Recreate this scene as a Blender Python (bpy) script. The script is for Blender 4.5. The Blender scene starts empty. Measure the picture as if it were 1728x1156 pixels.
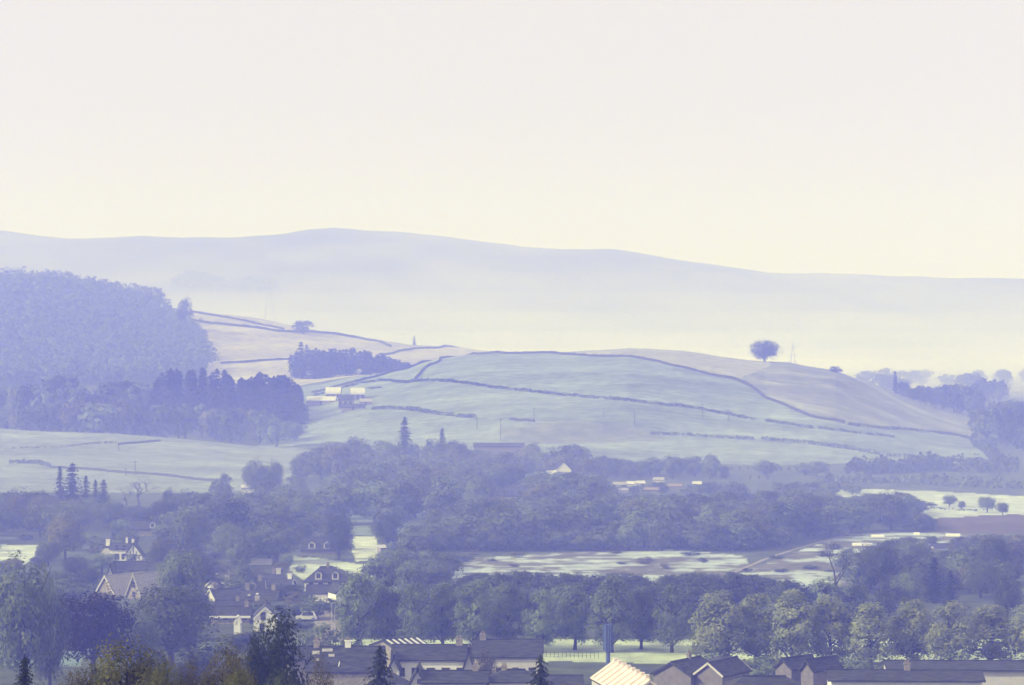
import bpy, math, random
import numpy as np
from mathutils import Vector, Matrix

SC = bpy.context.scene
COL = SC.collection
RNG = random.Random(7)
NR = np.random.default_rng(11)

# ------------------------------------------------------------------ camera
CAM_Z = 59.0          # the viewpoint stands 59 m above the valley floor
FPX = 5000.0          # focal length in photo pixels (1728 wide)
HOR = 556.0           # photo row of the horizon
cam_d = bpy.data.cameras.new("camera")
cam_d.sensor_width = 36.0
cam_d.lens = 36.0 * FPX / 1728.0
cam_d.shift_y = -(578.0 - HOR) / 1728.0
cam_d.clip_start = 1.0
cam_d.clip_end = 30000.0
cam = bpy.data.objects.new("camera", cam_d)
cam.location = (0, 0, CAM_Z)
cam.rotation_euler = (math.radians(90), 0, 0)
COL.objects.link(cam)
SC.camera = cam

# ------------------------------------------------------------------ light
SUN_EL = math.radians(29.0)
SUN_AZ = math.radians(-110.0)   # measured from the view direction (+Y) towards +X: the sun stands on the left
world = bpy.data.worlds.new("World")
SC.world = world
world.use_nodes = True
wn = world.node_tree
wn.nodes.clear()
w_out = wn.nodes.new("ShaderNodeOutputWorld")
w_bg = wn.nodes.new("ShaderNodeBackground")
w_sky = wn.nodes.new("ShaderNodeTexSky")
w_sky.sky_type = 'NISHITA'
w_sky.sun_disc = False
w_sky.sun_elevation = SUN_EL
w_sky.sun_rotation = SUN_AZ
w_sky.altitude = 100.0
w_sky.air_density = 1.0
w_sky.dust_density = 6.0
w_sky.ozone_density = 1.0
w_hs = wn.nodes.new("ShaderNodeHueSaturation")       # thin high mist: the blue is washed out everywhere alike
w_hs.inputs["Saturation"].default_value = 0.15
w_mix = wn.nodes.new("ShaderNodeMix")
w_mix.data_type = 'RGBA'
w_mix.inputs["Factor"].default_value = 0.72
w_mix.inputs["B"].default_value = (10.6, 9.95, 7.95, 1)  # even cream veil of high cloud
w_bg.inputs["Strength"].default_value = 0.10
wn.links.new(w_sky.outputs["Color"], w_hs.inputs["Color"])
wn.links.new(w_hs.outputs["Color"], w_mix.inputs["A"])
wn.links.new(w_mix.outputs["Result"], w_bg.inputs["Color"])
wn.links.new(w_bg.outputs["Background"], w_out.inputs["Surface"])

sun_d = bpy.data.lights.new("sun", 'SUN')
sun_d.energy = 4.4
sun_d.angle = math.radians(0.6)
sun_d.color = (1.0, 0.965, 0.92)
sun = bpy.data.objects.new("sun", sun_d)
sd = Vector((math.cos(SUN_EL) * math.sin(SUN_AZ), math.cos(SUN_EL) * math.cos(SUN_AZ), math.sin(SUN_EL)))
sun.rotation_euler = sd.to_track_quat('Z', 'Y').to_euler()
sun.location = sd * 500
COL.objects.link(sun)

SC.view_settings.view_transform = 'Standard'
SC.view_settings.look = 'None'
SC.view_settings.exposure = 0.0
SC.view_settings.gamma = 1.0
SC.view_settings.use_curve_mapping = False
SC.cycles.use_denoising = True
SC.cycles.max_bounces = 10
SC.cycles.diffuse_bounces = 3
SC.cycles.volume_bounces = 6
SC.cycles.transparent_max_bounces = 8
SC.cycles.caustics_reflective = False
SC.cycles.caustics_refractive = False

# ------------------------------------------------------------------ materials
MATS = {}
def noise_mat(name, c1, c2, scale=1.0, rough=0.9, obj_var=0.0, coords='Object', detail=4.0, stretch=None, spec=0.1, transl=0.0, bump=0.0):
    """Procedural two-tone material: noise between c1 and c2, optional per-object value shift and leaf translucency."""
    if name in MATS:
        return MATS[name]
    m = bpy.data.materials.new(name)
    m.use_nodes = True
    nt = m.node_tree
    b = nt.nodes["Principled BSDF"]
    tc = nt.nodes.new("ShaderNodeTexCoord")
    nz = nt.nodes.new("ShaderNodeTexNoise")
    nz.inputs["Scale"].default_value = scale
    nz.inputs["Detail"].default_value = detail
    if stretch:
        mp = nt.nodes.new("ShaderNodeMapping")
        mp.inputs["Scale"].default_value = stretch
        nt.links.new(tc.outputs[coords], mp.inputs["Vector"])
        nt.links.new(mp.outputs["Vector"], nz.inputs["Vector"])
    else:
        nt.links.new(tc.outputs[coords], nz.inputs["Vector"])
    rp = nt.nodes.new("ShaderNodeMapRange")
    rp.inputs["From Min"].default_value = 0.32
    rp.inputs["From Max"].default_value = 0.68
    nt.links.new(nz.outputs["Fac"], rp.inputs["Value"])
    mx = nt.nodes.new("ShaderNodeMix")
    mx.data_type = 'RGBA'
    mx.inputs["A"].default_value = (*c1, 1)
    mx.inputs["B"].default_value = (*c2, 1)
    nt.links.new(rp.outputs["Result"], mx.inputs["Factor"])
    col = mx.outputs["Result"]
    if obj_var > 0:
        oi = nt.nodes.new("ShaderNodeObjectInfo")
        mr = nt.nodes.new("ShaderNodeMapRange")
        mr.inputs["To Min"].default_value = 1 - obj_var
        mr.inputs["To Max"].default_value = 1 + obj_var
        nt.links.new(oi.outputs["Random"], mr.inputs["Value"])
        hs = nt.nodes.new("ShaderNodeHueSaturation")
        nt.links.new(mr.outputs["Result"], hs.inputs["Value"])
        hr = nt.nodes.new("ShaderNodeMapRange")
        hr.inputs["To Min"].default_value = 0.5 - 0.012 * obj_var / 0.3
        hr.inputs["To Max"].default_value = 0.5 + 0.016 * obj_var / 0.3
        nt.links.new(oi.outputs["Random"], hr.inputs["Value"])
        nt.links.new(hr.outputs["Result"], hs.inputs["Hue"])
        nt.links.new(col, hs.inputs["Color"])
        col = hs.outputs["Color"]
    nt.links.new(col, b.inputs["Base Color"])
    b.inputs["Roughness"].default_value = rough
    b.inputs["Specular IOR Level"].default_value = spec
    if bump > 0:
        bp = nt.nodes.new("ShaderNodeBump")
        bp.inputs["Strength"].default_value = bump
        bp.inputs["Distance"].default_value = 0.2
        nt.links.new(nz.outputs["Fac"], bp.inputs["Height"])
        nt.links.new(bp.outputs["Normal"], b.inputs["Normal"])
    if transl > 0:
        tr = nt.nodes.new("ShaderNodeBsdfTranslucent")
        nt.links.new(col, tr.inputs["Color"])
        ms = nt.nodes.new("ShaderNodeMixShader")
        ms.inputs["Fac"].default_value = transl
        nt.links.new(b.outputs["BSDF"], ms.inputs[1])
        nt.links.new(tr.outputs["BSDF"], ms.inputs[2])
        nt.links.new(ms.outputs["Shader"], nt.nodes["Material Output"].inputs["Surface"])
    MATS[name] = m
    return m

def mesh_from(name, verts, faces, mat=None, smooth=False):
    me = bpy.data.meshes.new(name)
    me.from_pydata([tuple(v) for v in verts], [], [tuple(f) for f in faces])
    if mat:
        me.materials.append(mat)
    if smooth:
        me.polygons.foreach_set("use_smooth", [True] * len(me.polygons))
    me.update()
    return me

def quads_mesh(name, V, mat, nper=4, smooth=False):
    """Fast mesh of loose quads (or tris) from an (n, nper, 3) array."""
    V = np.asarray(V, dtype=np.float32)
    n = V.shape[0]
    me = bpy.data.meshes.new(name)
    me.vertices.add(n * nper)
    me.vertices.foreach_set("co", V.reshape(-1))
    me.loops.add(n * nper)
    me.loops.foreach_set("vertex_index", np.arange(n * nper, dtype=np.int32))
    me.polygons.add(n)
    me.polygons.foreach_set("loop_start", np.arange(0, n * nper, nper, dtype=np.int32))
    me.update(calc_edges=True)
    if mat:
        me.materials.append(mat)
    return me

def link(name, me, parent=None, loc=None, rz=0.0, scale=None):
    o = bpy.data.objects.new(name, me)
    COL.objects.link(o)
    if parent is not None:
        o.parent = parent
    if loc is not None:
        o.location = loc
    if rz:
        o.rotation_euler = (0, 0, rz)
    if scale is not None:
        o.scale = scale
    return o

def tag(o, label=None, cat=None, group=None, kind=None):
    if label: o["label"] = label
    if cat: o["category"] = cat
    if group: o["group"] = group
    if kind: o["kind"] = kind
    return o

# ------------------------------------------------------------------ terrain
RIDGE = [(-900, 372), (-400, 380), (0, 393), (60, 399), (120, 403), (180, 400), (240, 397), (300, 399), (400, 400), (480, 397), (520, 390), (560, 386),
         (640, 390), (740, 397), (800, 406), (880, 422), (950, 429), (1030, 429), (1100, 438), (1180, 447), (1300, 458), (1400, 461), (1500, 466), (1600, 468), (1728, 471), (2200, 476), (2700, 480)]
CREST = [(-900, 0), (300, 0), (420, 8), (530, 19), (600, 26), (690, 33), (740, 38.5), (800, 42), (850, 43.5), (950, 44), (1060, 47), (1150, 44.6), (1250, 38.6), (1290, 36.5),
         (1330, 36), (1410, 31), (1470, 22), (1530, 12.6), (1590, 5), (1640, 0.5), (1700, 0), (2700, 0)]
def far(f):
    return [(x, 2 + f * (CAM_Z + (HOR - y) * 1.2)) for x, y in RIDGE]
def hill(f, left=()):
    lim = max([x for x, _ in left], default=-9999)
    return list(left) + [(x, z * f) for x, z in CREST if x > lim + 25]
KN = [
    (-400, [(0, 62)]), (0, [(0, 57)]), (100, [(0, 45)]), (170, [(0, 33)]), (250, [(0, 20)]), (340, [(0, 9)]), (430, [(0, 2.5)]), (500, [(0, 0)]), (700, [(0, 0)]), (1000, [(0, 0)]),
    (1150, [(0, 0)]),
    (1270, [(0, 3.5), (300, 2.2), (550, 0), (2700, 0)]),
    (1400, hill(0.17, [(-900, 14), (0, 12), (200, 9.4), (330, 6.4), (450, 2.6), (560, 2.5)])),
    (1500, hill(0.40, [(-900, 8), (0, 6), (330, 4), (450, 3), (560, 8)])),
    (1650, hill(0.70, [(-900, 16), (0, 14), (480, 12), (540, 14)])),
    (1800, hill(0.90, [(-900, 18), (0, 16), (480, 15), (540, 17)])),
    (2000, hill(1.0, [(-900, 20), (0, 18), (380, 18), (480, 17), (540, 20)])),
    (2150, [(-900, 26), (0, 22), (340, 24), (500, 25), (690, 27), (850, 31), (1060, 35), (1250, 26), (1410, 16), (1530, 5), (1640, 0), (2700, 0)]),
    (2300, [(-900, 46), (0, 45), (200, 40), (300, 34), (360, 36), (500, 35), (700, 30), (850, 26), (1060, 15), (1300, 8), (1500, 0), (2700, 0)]),
    (2500, [(-900, 80), (0, 80), (100, 80), (200, 71), (280, 62), (330, 60), (450, 53), (640, 42), (850, 33), (1060, 10), (1300, 0), (2700, 0)]),
    (2650, [(-900, 96), (0, 97), (90, 97), (200, 86), (260, 79), (320, 77), (430, 69), (540, 58), (640, 49), (700, 45), (780, 43), (850, 38), (1000, 14), (1150, 0), (2700, 0)]),
    (3000, [(-900, 75), (0, 72), (200, 58), (430, 42), (640, 26), (850, 12), (1000, 0), (2700, 0)]),
    (3500, [(-900, 30), (0, 26), (430, 14), (850, 0), (2700, 0)]),
    (4200, [(0, 0)]), (4600, far(0.05)), (5000, far(0.30)), (5400, far(0.66)), (5700, far(0.88)), (6000, far(1.0)), (6600, far(0.85)), (8000, far(0.3)),
]
KY = np.array([k[0] for k in KN], float)
_w = [(NR.uniform(0, 6.28), NR.uniform(0, 6.28)) for _ in range(64)]
def fbm(X, Y, base, octs=4, seed=0):
    """Cheap rolling noise in about -1..1: turned sine waves, each octave finer."""
    X = np.asarray(X, float); Y = np.asarray(Y, float)
    s = np.zeros(np.broadcast(X, Y).shape); a = 1.0; f = 1.0 / base; tot = 0
    for i in range(octs):
        for j in range(3):
            th, ph = _w[(seed * 7 + i * 3 + j) % 64]
            th2, ph2 = _w[(seed * 5 + i * 3 + j + 31) % 64]
            s = s + a * np.sin((X * math.cos(th) + Y * math.sin(th)) * f * 6.28 + ph + 1.3 * np.sin((X * math.cos(th2) + Y * math.sin(th2)) * f * 3.9 + ph2))
            tot += a
        a *= 0.5; f *= 2.1
    return s / tot * 1.6

def px_of(X, Y):
    return 864.0 + X * FPX / np.maximum(Y, 200.0)
def x_of(px, Y):
    return (px - 864.0) / FPX * np.maximum(Y, 200.0)

def ground_z(X, Y):
    X = np.asarray(X, float); Y = np.asarray(Y, float)
    shp = np.broadcast(X, Y).shape
    X = np.broadcast_to(X, shp).ravel(); Y = np.broadcast_to(Y, shp).ravel()
    u = px_of(X, Y)
    Z = np.stack([np.interp(u, [p[0] for p in k[1]], [p[1] for p in k[1]]) if len(k[1]) > 1 else np.full(u.shape, float(k[1][0][1])) for k in KN])
    h = np.diff(KY)[:, None]
    d = np.diff(Z, axis=0) / h
    m = np.zeros_like(Z)
    same = (d[:-1] * d[1:]) > 0
    w1 = 2 * h[1:] + h[:-1]; w2 = h[1:] + 2 * h[:-1]
    with np.errstate(divide='ignore', invalid='ignore'):
        hm = (w1 + w2) / (w1 / d[:-1] + w2 / d[1:])
    m[1:-1] = np.where(same, hm, 0.0)
    k = np.clip(np.searchsorted(KY, Y) - 1, 0, len(KY) - 2)
    ii = np.arange(len(u))
    hh = (KY[k + 1] - KY[k]); t = np.clip((Y - KY[k]) / hh, 0, 1)
    z = ((2 * t**3 - 3 * t**2 + 1) * Z[k, ii] + (t**3 - 2 * t**2 + t) * hh * m[k, ii] + (-2 * t**3 + 3 * t**2) * Z[k + 1, ii] + (t**3 - t**2) * hh * m[k + 1, ii])
    # the steep little bank low on the big hill, and a second swell above it
    st = np.clip((Y - 1392 - 0.10 * np.abs(u - 960)) / 30.0, 0, 1); st = st * st * (3 - 2 * st)
    z = z + 4.6 * np.exp(-((u - 975) / 150.0) ** 4) * st * np.exp(-np.maximum(0, Y - 1425) / 120.0)
    z = z + 1.6 * np.exp(-((u - 1000) / 190.0) ** 2) * np.exp(-((Y - 1690) / 45.0) ** 2)
    z = z + 2.4 * np.exp(-((u - 1430 - (Y - 1800) * 0.5) / 45.0) ** 2) * np.exp(-((Y - 1800) / 110.0) ** 2)
    # slanting folds of the rough pasture
    fold = (Y - 1700) / 95.0 + (u - 1300) / 105.0
    z = z + 1.5 * (np.abs(((fold % 1.0) - 0.35)) ** 0.8) * np.exp(-((u - 1465) / 120.0) ** 4) * np.exp(-((Y - 1810) / 150.0) ** 4)
    # soft unevenness of the fields, coarse folds in the far hills
    amp = np.interp(Y, [300, 700, 1100, 1300, 2000, 2800, 4500, 5000, 6000, 8000], [0.5, 0.12, 0.15, 0.6, 0.9, 1.6, 1.0, 13, 9, 6])
    z = z + amp * fbm(X, Y, np.interp(3000.0, [0, 1], [0, 1]) * 0 + 130.0, 3, 1) * np.where(Y > 4300, 0, 1) + np.where(Y > 4300, amp * fbm(X, Y, 900.0, 4, 2), 0)
    return z.reshape(shp)

_YS = np.concatenate([np.arange(260, 1400, 1.5), np.arange(1400, 3200, 2.5), np.arange(3200, 7000, 15)])
def at(px, py, y0=260.0, y1=7000.0):
    """World point where the sight line of a photo pixel meets the ground."""
    Y = _YS[(_YS >= y0) & (_YS <= y1)]
    X = (px - 864.0) / FPX * Y
    gz = ground_z(X, Y)
    ray = CAM_Z - (py - HOR) / FPX * Y
    hit = np.nonzero(gz >= ray)[0]
    i = hit[0] if len(hit) else len(Y) - 1
    return Vector((float(X[i]), float(Y[i]), float(gz[i])))
def gz(x, y):
    return float(ground_z(np.array([x]), np.array([y]))[0])
def z_at(py, Y):
    return CAM_Z - (py - HOR) / FPX * Y

def in_poly(px, py, poly):
    inside = np.zeros(px.shape, bool)
    n = len(poly)
    for i in range(n):
        x1, y1 = poly[i]; x2, y2 = poly[(i + 1) % n]
        c = (y1 > py) != (y2 > py)
        with np.errstate(divide='ignore', invalid='ignore'):
            xi = (x2 - x1) * (py - y1) / (y2 - y1 + 1e-12) + x1
        inside ^= c & (px < xi)
    return inside

# fields of the setting: (name, outline as seen from the viewpoint, nearest and farthest distance, turf colour, frost)
FIELDS = [
    ("field", [(-900, 700), (20, 715), (330, 735), (450, 748), (590, 770), (545, 800), (440, 825), (330, 836), (200, 835), (-900, 830)], 1075, 1415, (0.205, 0.24, 0.22)),
    ("hill_field", [(430, 760), (500, 650), (700, 596), (860, 580), (945, 588), (1010, 600), (1065, 602), (1130, 616), (1180, 629), (1245, 641), (1290, 668), (1350, 693), (1420, 716), (1500, 725), (1570, 730), (1660, 745), (1720, 800), (1450, 800), (1230, 795), (1000, 790), (800, 765), (560, 745)], 1290, 2045, (0.195, 0.24, 0.228)),
    ("shade_tinted_bank", [(838, 728), (860, 719), (900, 714), (960, 712), (1020, 714), (1060, 720), (1090, 730), (1130, 743), (1060, 745), (1000, 749), (900, 748), (850, 742)], 1340, 1600, (0.17, 0.188, 0.172)),  # rough turf darkened to paint in the shade of the steep bank face
    ("hill_top_pasture", [(945, 592), (1000, 560), (1290, 570), (1300, 617), (1250, 638), (1245, 641), (1180, 629), (1130, 616), (1065, 602), (1010, 600)], 1500, 2060, (0.32, 0.33, 0.275)),
    ("rough_pasture", [(1245, 641), (1300, 617), (1290, 570), (1420, 600), (1540, 660), (1650, 690), (1690, 745), (1660, 745), (1570, 730), (1500, 725), (1420, 716), (1350, 693), (1290, 668)], 1400, 2100, (0.21, 0.225, 0.20)),
    ("slope_field", [(280, 500), (500, 500), (900, 560), (900, 605), (745, 604), (690, 622), (520, 664), (350, 640), (350, 560)], 2060, 2800, (0.36, 0.35, 0.30)),
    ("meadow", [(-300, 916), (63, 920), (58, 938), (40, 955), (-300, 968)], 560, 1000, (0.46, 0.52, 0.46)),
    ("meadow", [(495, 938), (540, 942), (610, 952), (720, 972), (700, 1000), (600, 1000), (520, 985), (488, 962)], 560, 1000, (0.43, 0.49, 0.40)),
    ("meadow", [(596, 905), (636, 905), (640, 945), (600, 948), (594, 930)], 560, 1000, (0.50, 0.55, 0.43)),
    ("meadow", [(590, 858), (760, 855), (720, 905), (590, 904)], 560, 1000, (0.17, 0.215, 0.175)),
    ("marsh", [(735, 965), (790, 942), (960, 932), (1090, 924), (1260, 938), (1262, 955), (1200, 985), (1000, 1000), (740, 1000)], 600, 1000, (0.39, 0.455, 0.48)),
    ("marsh", [(1225, 985), (1262, 958), (1300, 948), (1425, 900), (1500, 898), (1640, 900), (1680, 940), (1500, 985), (1300, 1000)], 600, 1000, (0.39, 0.455, 0.48)),
    ("frosted_paddock", [(1395, 824), (1560, 828), (1700, 836), (2000, 838), (2000, 864), (1700, 868), (1575, 876), (1540, 880), (1440, 850)], 800, 1100, (0.43, 0.49, 0.47)),
    ("ploughed_field", [(1560, 876), (1700, 868), (2000, 864), (2000, 900), (1690, 900), (1580, 897)], 800, 1100, (0.10, 0.082, 0.08)),
    ("lawn", [(-60, 1096), (142, 1096), (136, 1124), (-60, 1124)], 480, 580, (0.15, 0.21, 0.20)),
    ("village_green", [(560, 1079), (900, 1079), (1240, 1079), (1800, 1079), (1800, 1112), (1200, 1120), (900, 1116), (560, 1108)], 470, 640, (0.42, 0.49, 0.34)),
]

def build_terrain():
    u = np.arange(-430, 2160, 2.5)
    rows = [-300, -150, 0, 80, 140, 200, 260]
    rows += list(1.0 / np.linspace(1 / 300.0, 1 / 1250.0, 430))
    rows += list(np.arange(1254, 2100, 4.0)) + list(np.arange(2100, 2800, 6.0)) + list(np.arange(2800, 4400, 30)) + list(np.arange(4400, 6300, 22)) + [6500, 6900, 7400, 8000]
    rows = np.array(rows)
    U, Yg = np.meshgrid(u, rows)
    Xg = x_of(U, Yg)
    Zg = ground_z(Xg, Yg)
    nr, nc = U.shape
    PY = HOR + FPX * (CAM_Z - Zg) / np.maximum(Yg, 200)
    # ---- colours: what grows there, frost and the bank's painted shade included
    col = np.empty((nr, nc, 3))
    n1 = fbm(Xg, Yg, 70.0, 4, 3); n2 = fbm(Xg, Yg, 19.0, 3, 4); n3 = fbm(Xg, Yg, 9.0, 2, 6)
    base = np.array((0.085, 0.10, 0.06))
    col[:] = base
    col *= (1 + 0.25 * n2)[..., None]
    farm = Yg > 2600
    col[farm] = np.array((0.16, 0.17, 0.12))
    p = np.clip(0.5 + 1.2 * fbm(Xg, Yg * 0.6, 420.0, 3, 8), 0, 1)
    col = np.where((Yg > 2850)[..., None] & (Yg < 4700)[..., None], (np.array((0.20, 0.22, 0.15)) * (1 - p[..., None]) + np.array((0.42, 0.42, 0.33)) * p[..., None]), col)
    col = np.where((Yg > 4700)[..., None], np.array((0.11, 0.105, 0.08)) * np.clip(1 + 0.9 * fbm(Xg, Yg, 520.0, 4, 9), 0.25, 2.4)[..., None], col)
    reg = np.zeros((nr, nc), int)
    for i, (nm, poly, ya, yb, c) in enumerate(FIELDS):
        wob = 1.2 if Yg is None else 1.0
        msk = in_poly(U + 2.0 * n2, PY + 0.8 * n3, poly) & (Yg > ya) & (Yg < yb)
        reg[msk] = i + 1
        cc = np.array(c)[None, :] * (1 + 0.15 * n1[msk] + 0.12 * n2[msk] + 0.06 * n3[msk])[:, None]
        if nm == "marsh":      # frosted grass between dark lines of reeds and water
            st = fbm(Xg[msk] * 0.55, Yg[msk] * 0.75, 22.0, 3, 12) + 0.7 * fbm(Xg[msk] * 0.7, Yg[msk], 11.0, 3, 13)
            k = np.clip((st + 0.34 + 0.4 * n3[msk]) * 2.0, 0, 1)[:, None]
            cc = cc * (1 - k) + np.array((0.13, 0.125, 0.11)) * k
        elif nm == "rough_pasture":
            st = fbm(Xg[msk] + 0.42 * Yg[msk], (Yg[msk]) * 0.25, 70.0, 3, 15)
            cc = cc * (1 + 0.28 * st)[:, None] + np.array((0.07, 0.085, 0.06)) * np.clip(st, 0, 1)[:, None]
        elif nm == "slope_field":
            st = np.sin(PY[msk] * 0.22 + U[msk] * 0.012 + 1.2 * n1[msk])
            cc = cc * (1 + 0.14 * st)[:, None]
        elif nm in ("hill_field", "field"):
            st = fbm(Xg[msk] * 0.25 + 40, Yg[msk], 60.0, 3, 17)
            cc = cc * (1 + 0.26 * st + 0.10 * np.sin(Yg[msk] * 0.55 + 1.5 * n2[msk]))[:, None]
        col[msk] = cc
    col = np.clip(col, 0.02, 0.85)
    # ---- split faces into the named pieces of the setting
    idx = np.arange(nr * nc).reshape(nr, nc)
    F = np.stack([idx[:-1, :-1], idx[:-1, 1:], idx[1:, 1:], idx[1:, :-1]], -1).reshape(-1, 4)
    R = np.maximum(reg[:-1, :-1], 0).reshape(-1)
    Yc = np.repeat(rows[:-1], nc - 1)
    R = np.where((R == 0) & (Yc > 4400), 99, R)
    V = np.stack([Xg, Yg, Zg], -1).reshape(-1, 3)
    C = col.reshape(-1, 3)
    m = bpy.data.materials.new("turf")
    m.use_nodes = True
    nt = m.node_tree
    b = nt.nodes["Principled BSDF"]
    b.inputs["Roughness"].default_value = 0.95
    b.inputs["Specular IOR Level"].default_value = 0.05
    at_ = nt.nodes.new("ShaderNodeAttribute"); at_.attribute_name = "turf_colour"
    tc = nt.nodes.new("ShaderNodeTexCoord")
    nz = nt.nodes.new("ShaderNodeTexNoise"); nz.inputs["Scale"].default_value = 0.16; nz.inputs["Detail"].default_value = 9; nz.inputs["Roughness"].default_value = 0.62
    nt.links.new(tc.outputs["Object"], nz.inputs["Vector"])
    mr = nt.nodes.new("ShaderNodeMapRange")
    mr.inputs["From Min"].default_value = 0.3; mr.inputs["From Max"].default_value = 0.7
    mr.inputs["To Min"].default_value = 0.62; mr.inputs["To Max"].default_value = 1.36
    nt.links.new(nz.outputs["Fac"], mr.inputs["Value"])
    vm = nt.nodes.new("ShaderNodeVectorMath"); vm.operation = 'SCALE'
    nt.links.new(at_.outputs["Color"], vm.inputs[0]); nt.links.new(mr.outputs["Result"], vm.inputs["Scale"])
    nt.links.new(vm.outputs["Vector"], b.inputs["Base Color"])
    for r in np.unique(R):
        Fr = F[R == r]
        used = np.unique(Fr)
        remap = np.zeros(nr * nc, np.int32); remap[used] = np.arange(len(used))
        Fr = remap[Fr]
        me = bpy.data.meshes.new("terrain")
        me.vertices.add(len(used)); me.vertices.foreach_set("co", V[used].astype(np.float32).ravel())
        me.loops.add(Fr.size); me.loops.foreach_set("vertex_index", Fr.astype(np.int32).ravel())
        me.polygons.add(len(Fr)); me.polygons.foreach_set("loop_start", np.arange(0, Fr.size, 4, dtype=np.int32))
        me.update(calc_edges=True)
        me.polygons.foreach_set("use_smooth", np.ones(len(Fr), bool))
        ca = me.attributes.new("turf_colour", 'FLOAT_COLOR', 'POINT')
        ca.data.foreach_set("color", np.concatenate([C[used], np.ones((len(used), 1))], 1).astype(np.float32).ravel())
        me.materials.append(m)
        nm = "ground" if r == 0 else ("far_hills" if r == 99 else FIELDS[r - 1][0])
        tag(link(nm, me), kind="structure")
build_terrain()

# ------------------------------------------------------------------ vegetation builders
def leaf_mat(name, c1, c2, var=0.3):
    return noise_mat(name, c1, c2, scale=0.45, rough=0.8, obj_var=var, transl=0.32, detail=3.0, spec=0.15)
LEAF = {
    "green": leaf_mat("leaf_green", (0.072, 0.092, 0.058), (0.185, 0.21, 0.12)),
    "lime": leaf_mat("leaf_lime", (0.10, 0.128, 0.08), (0.235, 0.28, 0.155), 0.2),
    "lime_turning": leaf_mat("leaf_lime_turning", (0.145, 0.168, 0.095), (0.35, 0.37, 0.20), 0.16),
    "dark": leaf_mat("leaf_dark", (0.034, 0.043, 0.031), (0.098, 0.114, 0.068)),
    "conifer": leaf_mat("leaf_needles", (0.018, 0.026, 0.018), (0.046, 0.060, 0.036), 0.25),
    "copper": leaf_mat("leaf_copper", (0.014, 0.009, 0.010), (0.040, 0.022, 0.022)),
    "turning": leaf_mat("leaf_turning", (0.095, 0.094, 0.056), (0.205, 0.19, 0.105)),
    "olive": leaf_mat("leaf_olive", (0.048, 0.056, 0.022), (0.24, 0.235, 0.08), 0.15),
    "russet": leaf_mat("leaf_russet", (0.050, 0.046, 0.032), (0.13, 0.112, 0.066), 0.15),
}
BARK = noise_mat("bark", (0.035, 0.030, 0.025), (0.075, 0.065, 0.052), scale=1.6, rough=0.95, stretch=(1, 1, 0.25))

def tube(pts, rad, n=6):
    V, F = [], []
    pts = [Vector(p) for p in pts]
    for i, p in enumerate(pts):
        d = (pts[min(i + 1, len(pts) - 1)] - pts[max(i - 1, 0)]).normalized()
        a = d.cross(Vector((0.31, 0.95, 0.05)))
        if a.length < 1e-3: a = d.cross(Vector((1, 0, 0)))
        a.normalize(); b = d.cross(a)
        for k in range(n):
            t = 2 * math.pi * k / n
            V.append(p + (a * math.cos(t) + b * math.sin(t)) * rad[i])
    for i in range(len(pts) - 1):
        for k in range(n):
            k2 = (k + 1) % n
            F.append((i * n + k, i * n + k2, (i + 1) * n + k2, (i + 1) * n + k))
    F.append(tuple(range(n))[::-1]); F.append(tuple((len(pts) - 1) * n + k for k in range(n)))
    return V, F
def join_geo(parts):
    V, F = [], []
    for v, f in parts:
        o = len(V); V += list(v); F += [tuple(i + o for i in q) for q in f]
    return V, F

def diamonds(P, N, size, rng, aspect=0.62):
    """Leaf-spray faces: a kite at every point P, facing N, of the given sizes."""
    n = len(P)
    R = rng.normal(size=(n, 3))
    A = np.cross(N, R); A /= np.linalg.norm(A, axis=1, keepdims=True) + 1e-9
    B = np.cross(N, A); B /= np.linalg.norm(B, axis=1, keepdims=True) + 1e-9
    s = size[:, None]
    bend = N * (s * rng.uniform(-0.25, 0.25, (n, 1)))
    return np.stack([P - A * s, P - B * s * aspect + bend, P + A * s * rng.uniform(0.8, 1.1, (n, 1)), P + B * s * aspect + bend], 1)

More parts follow.
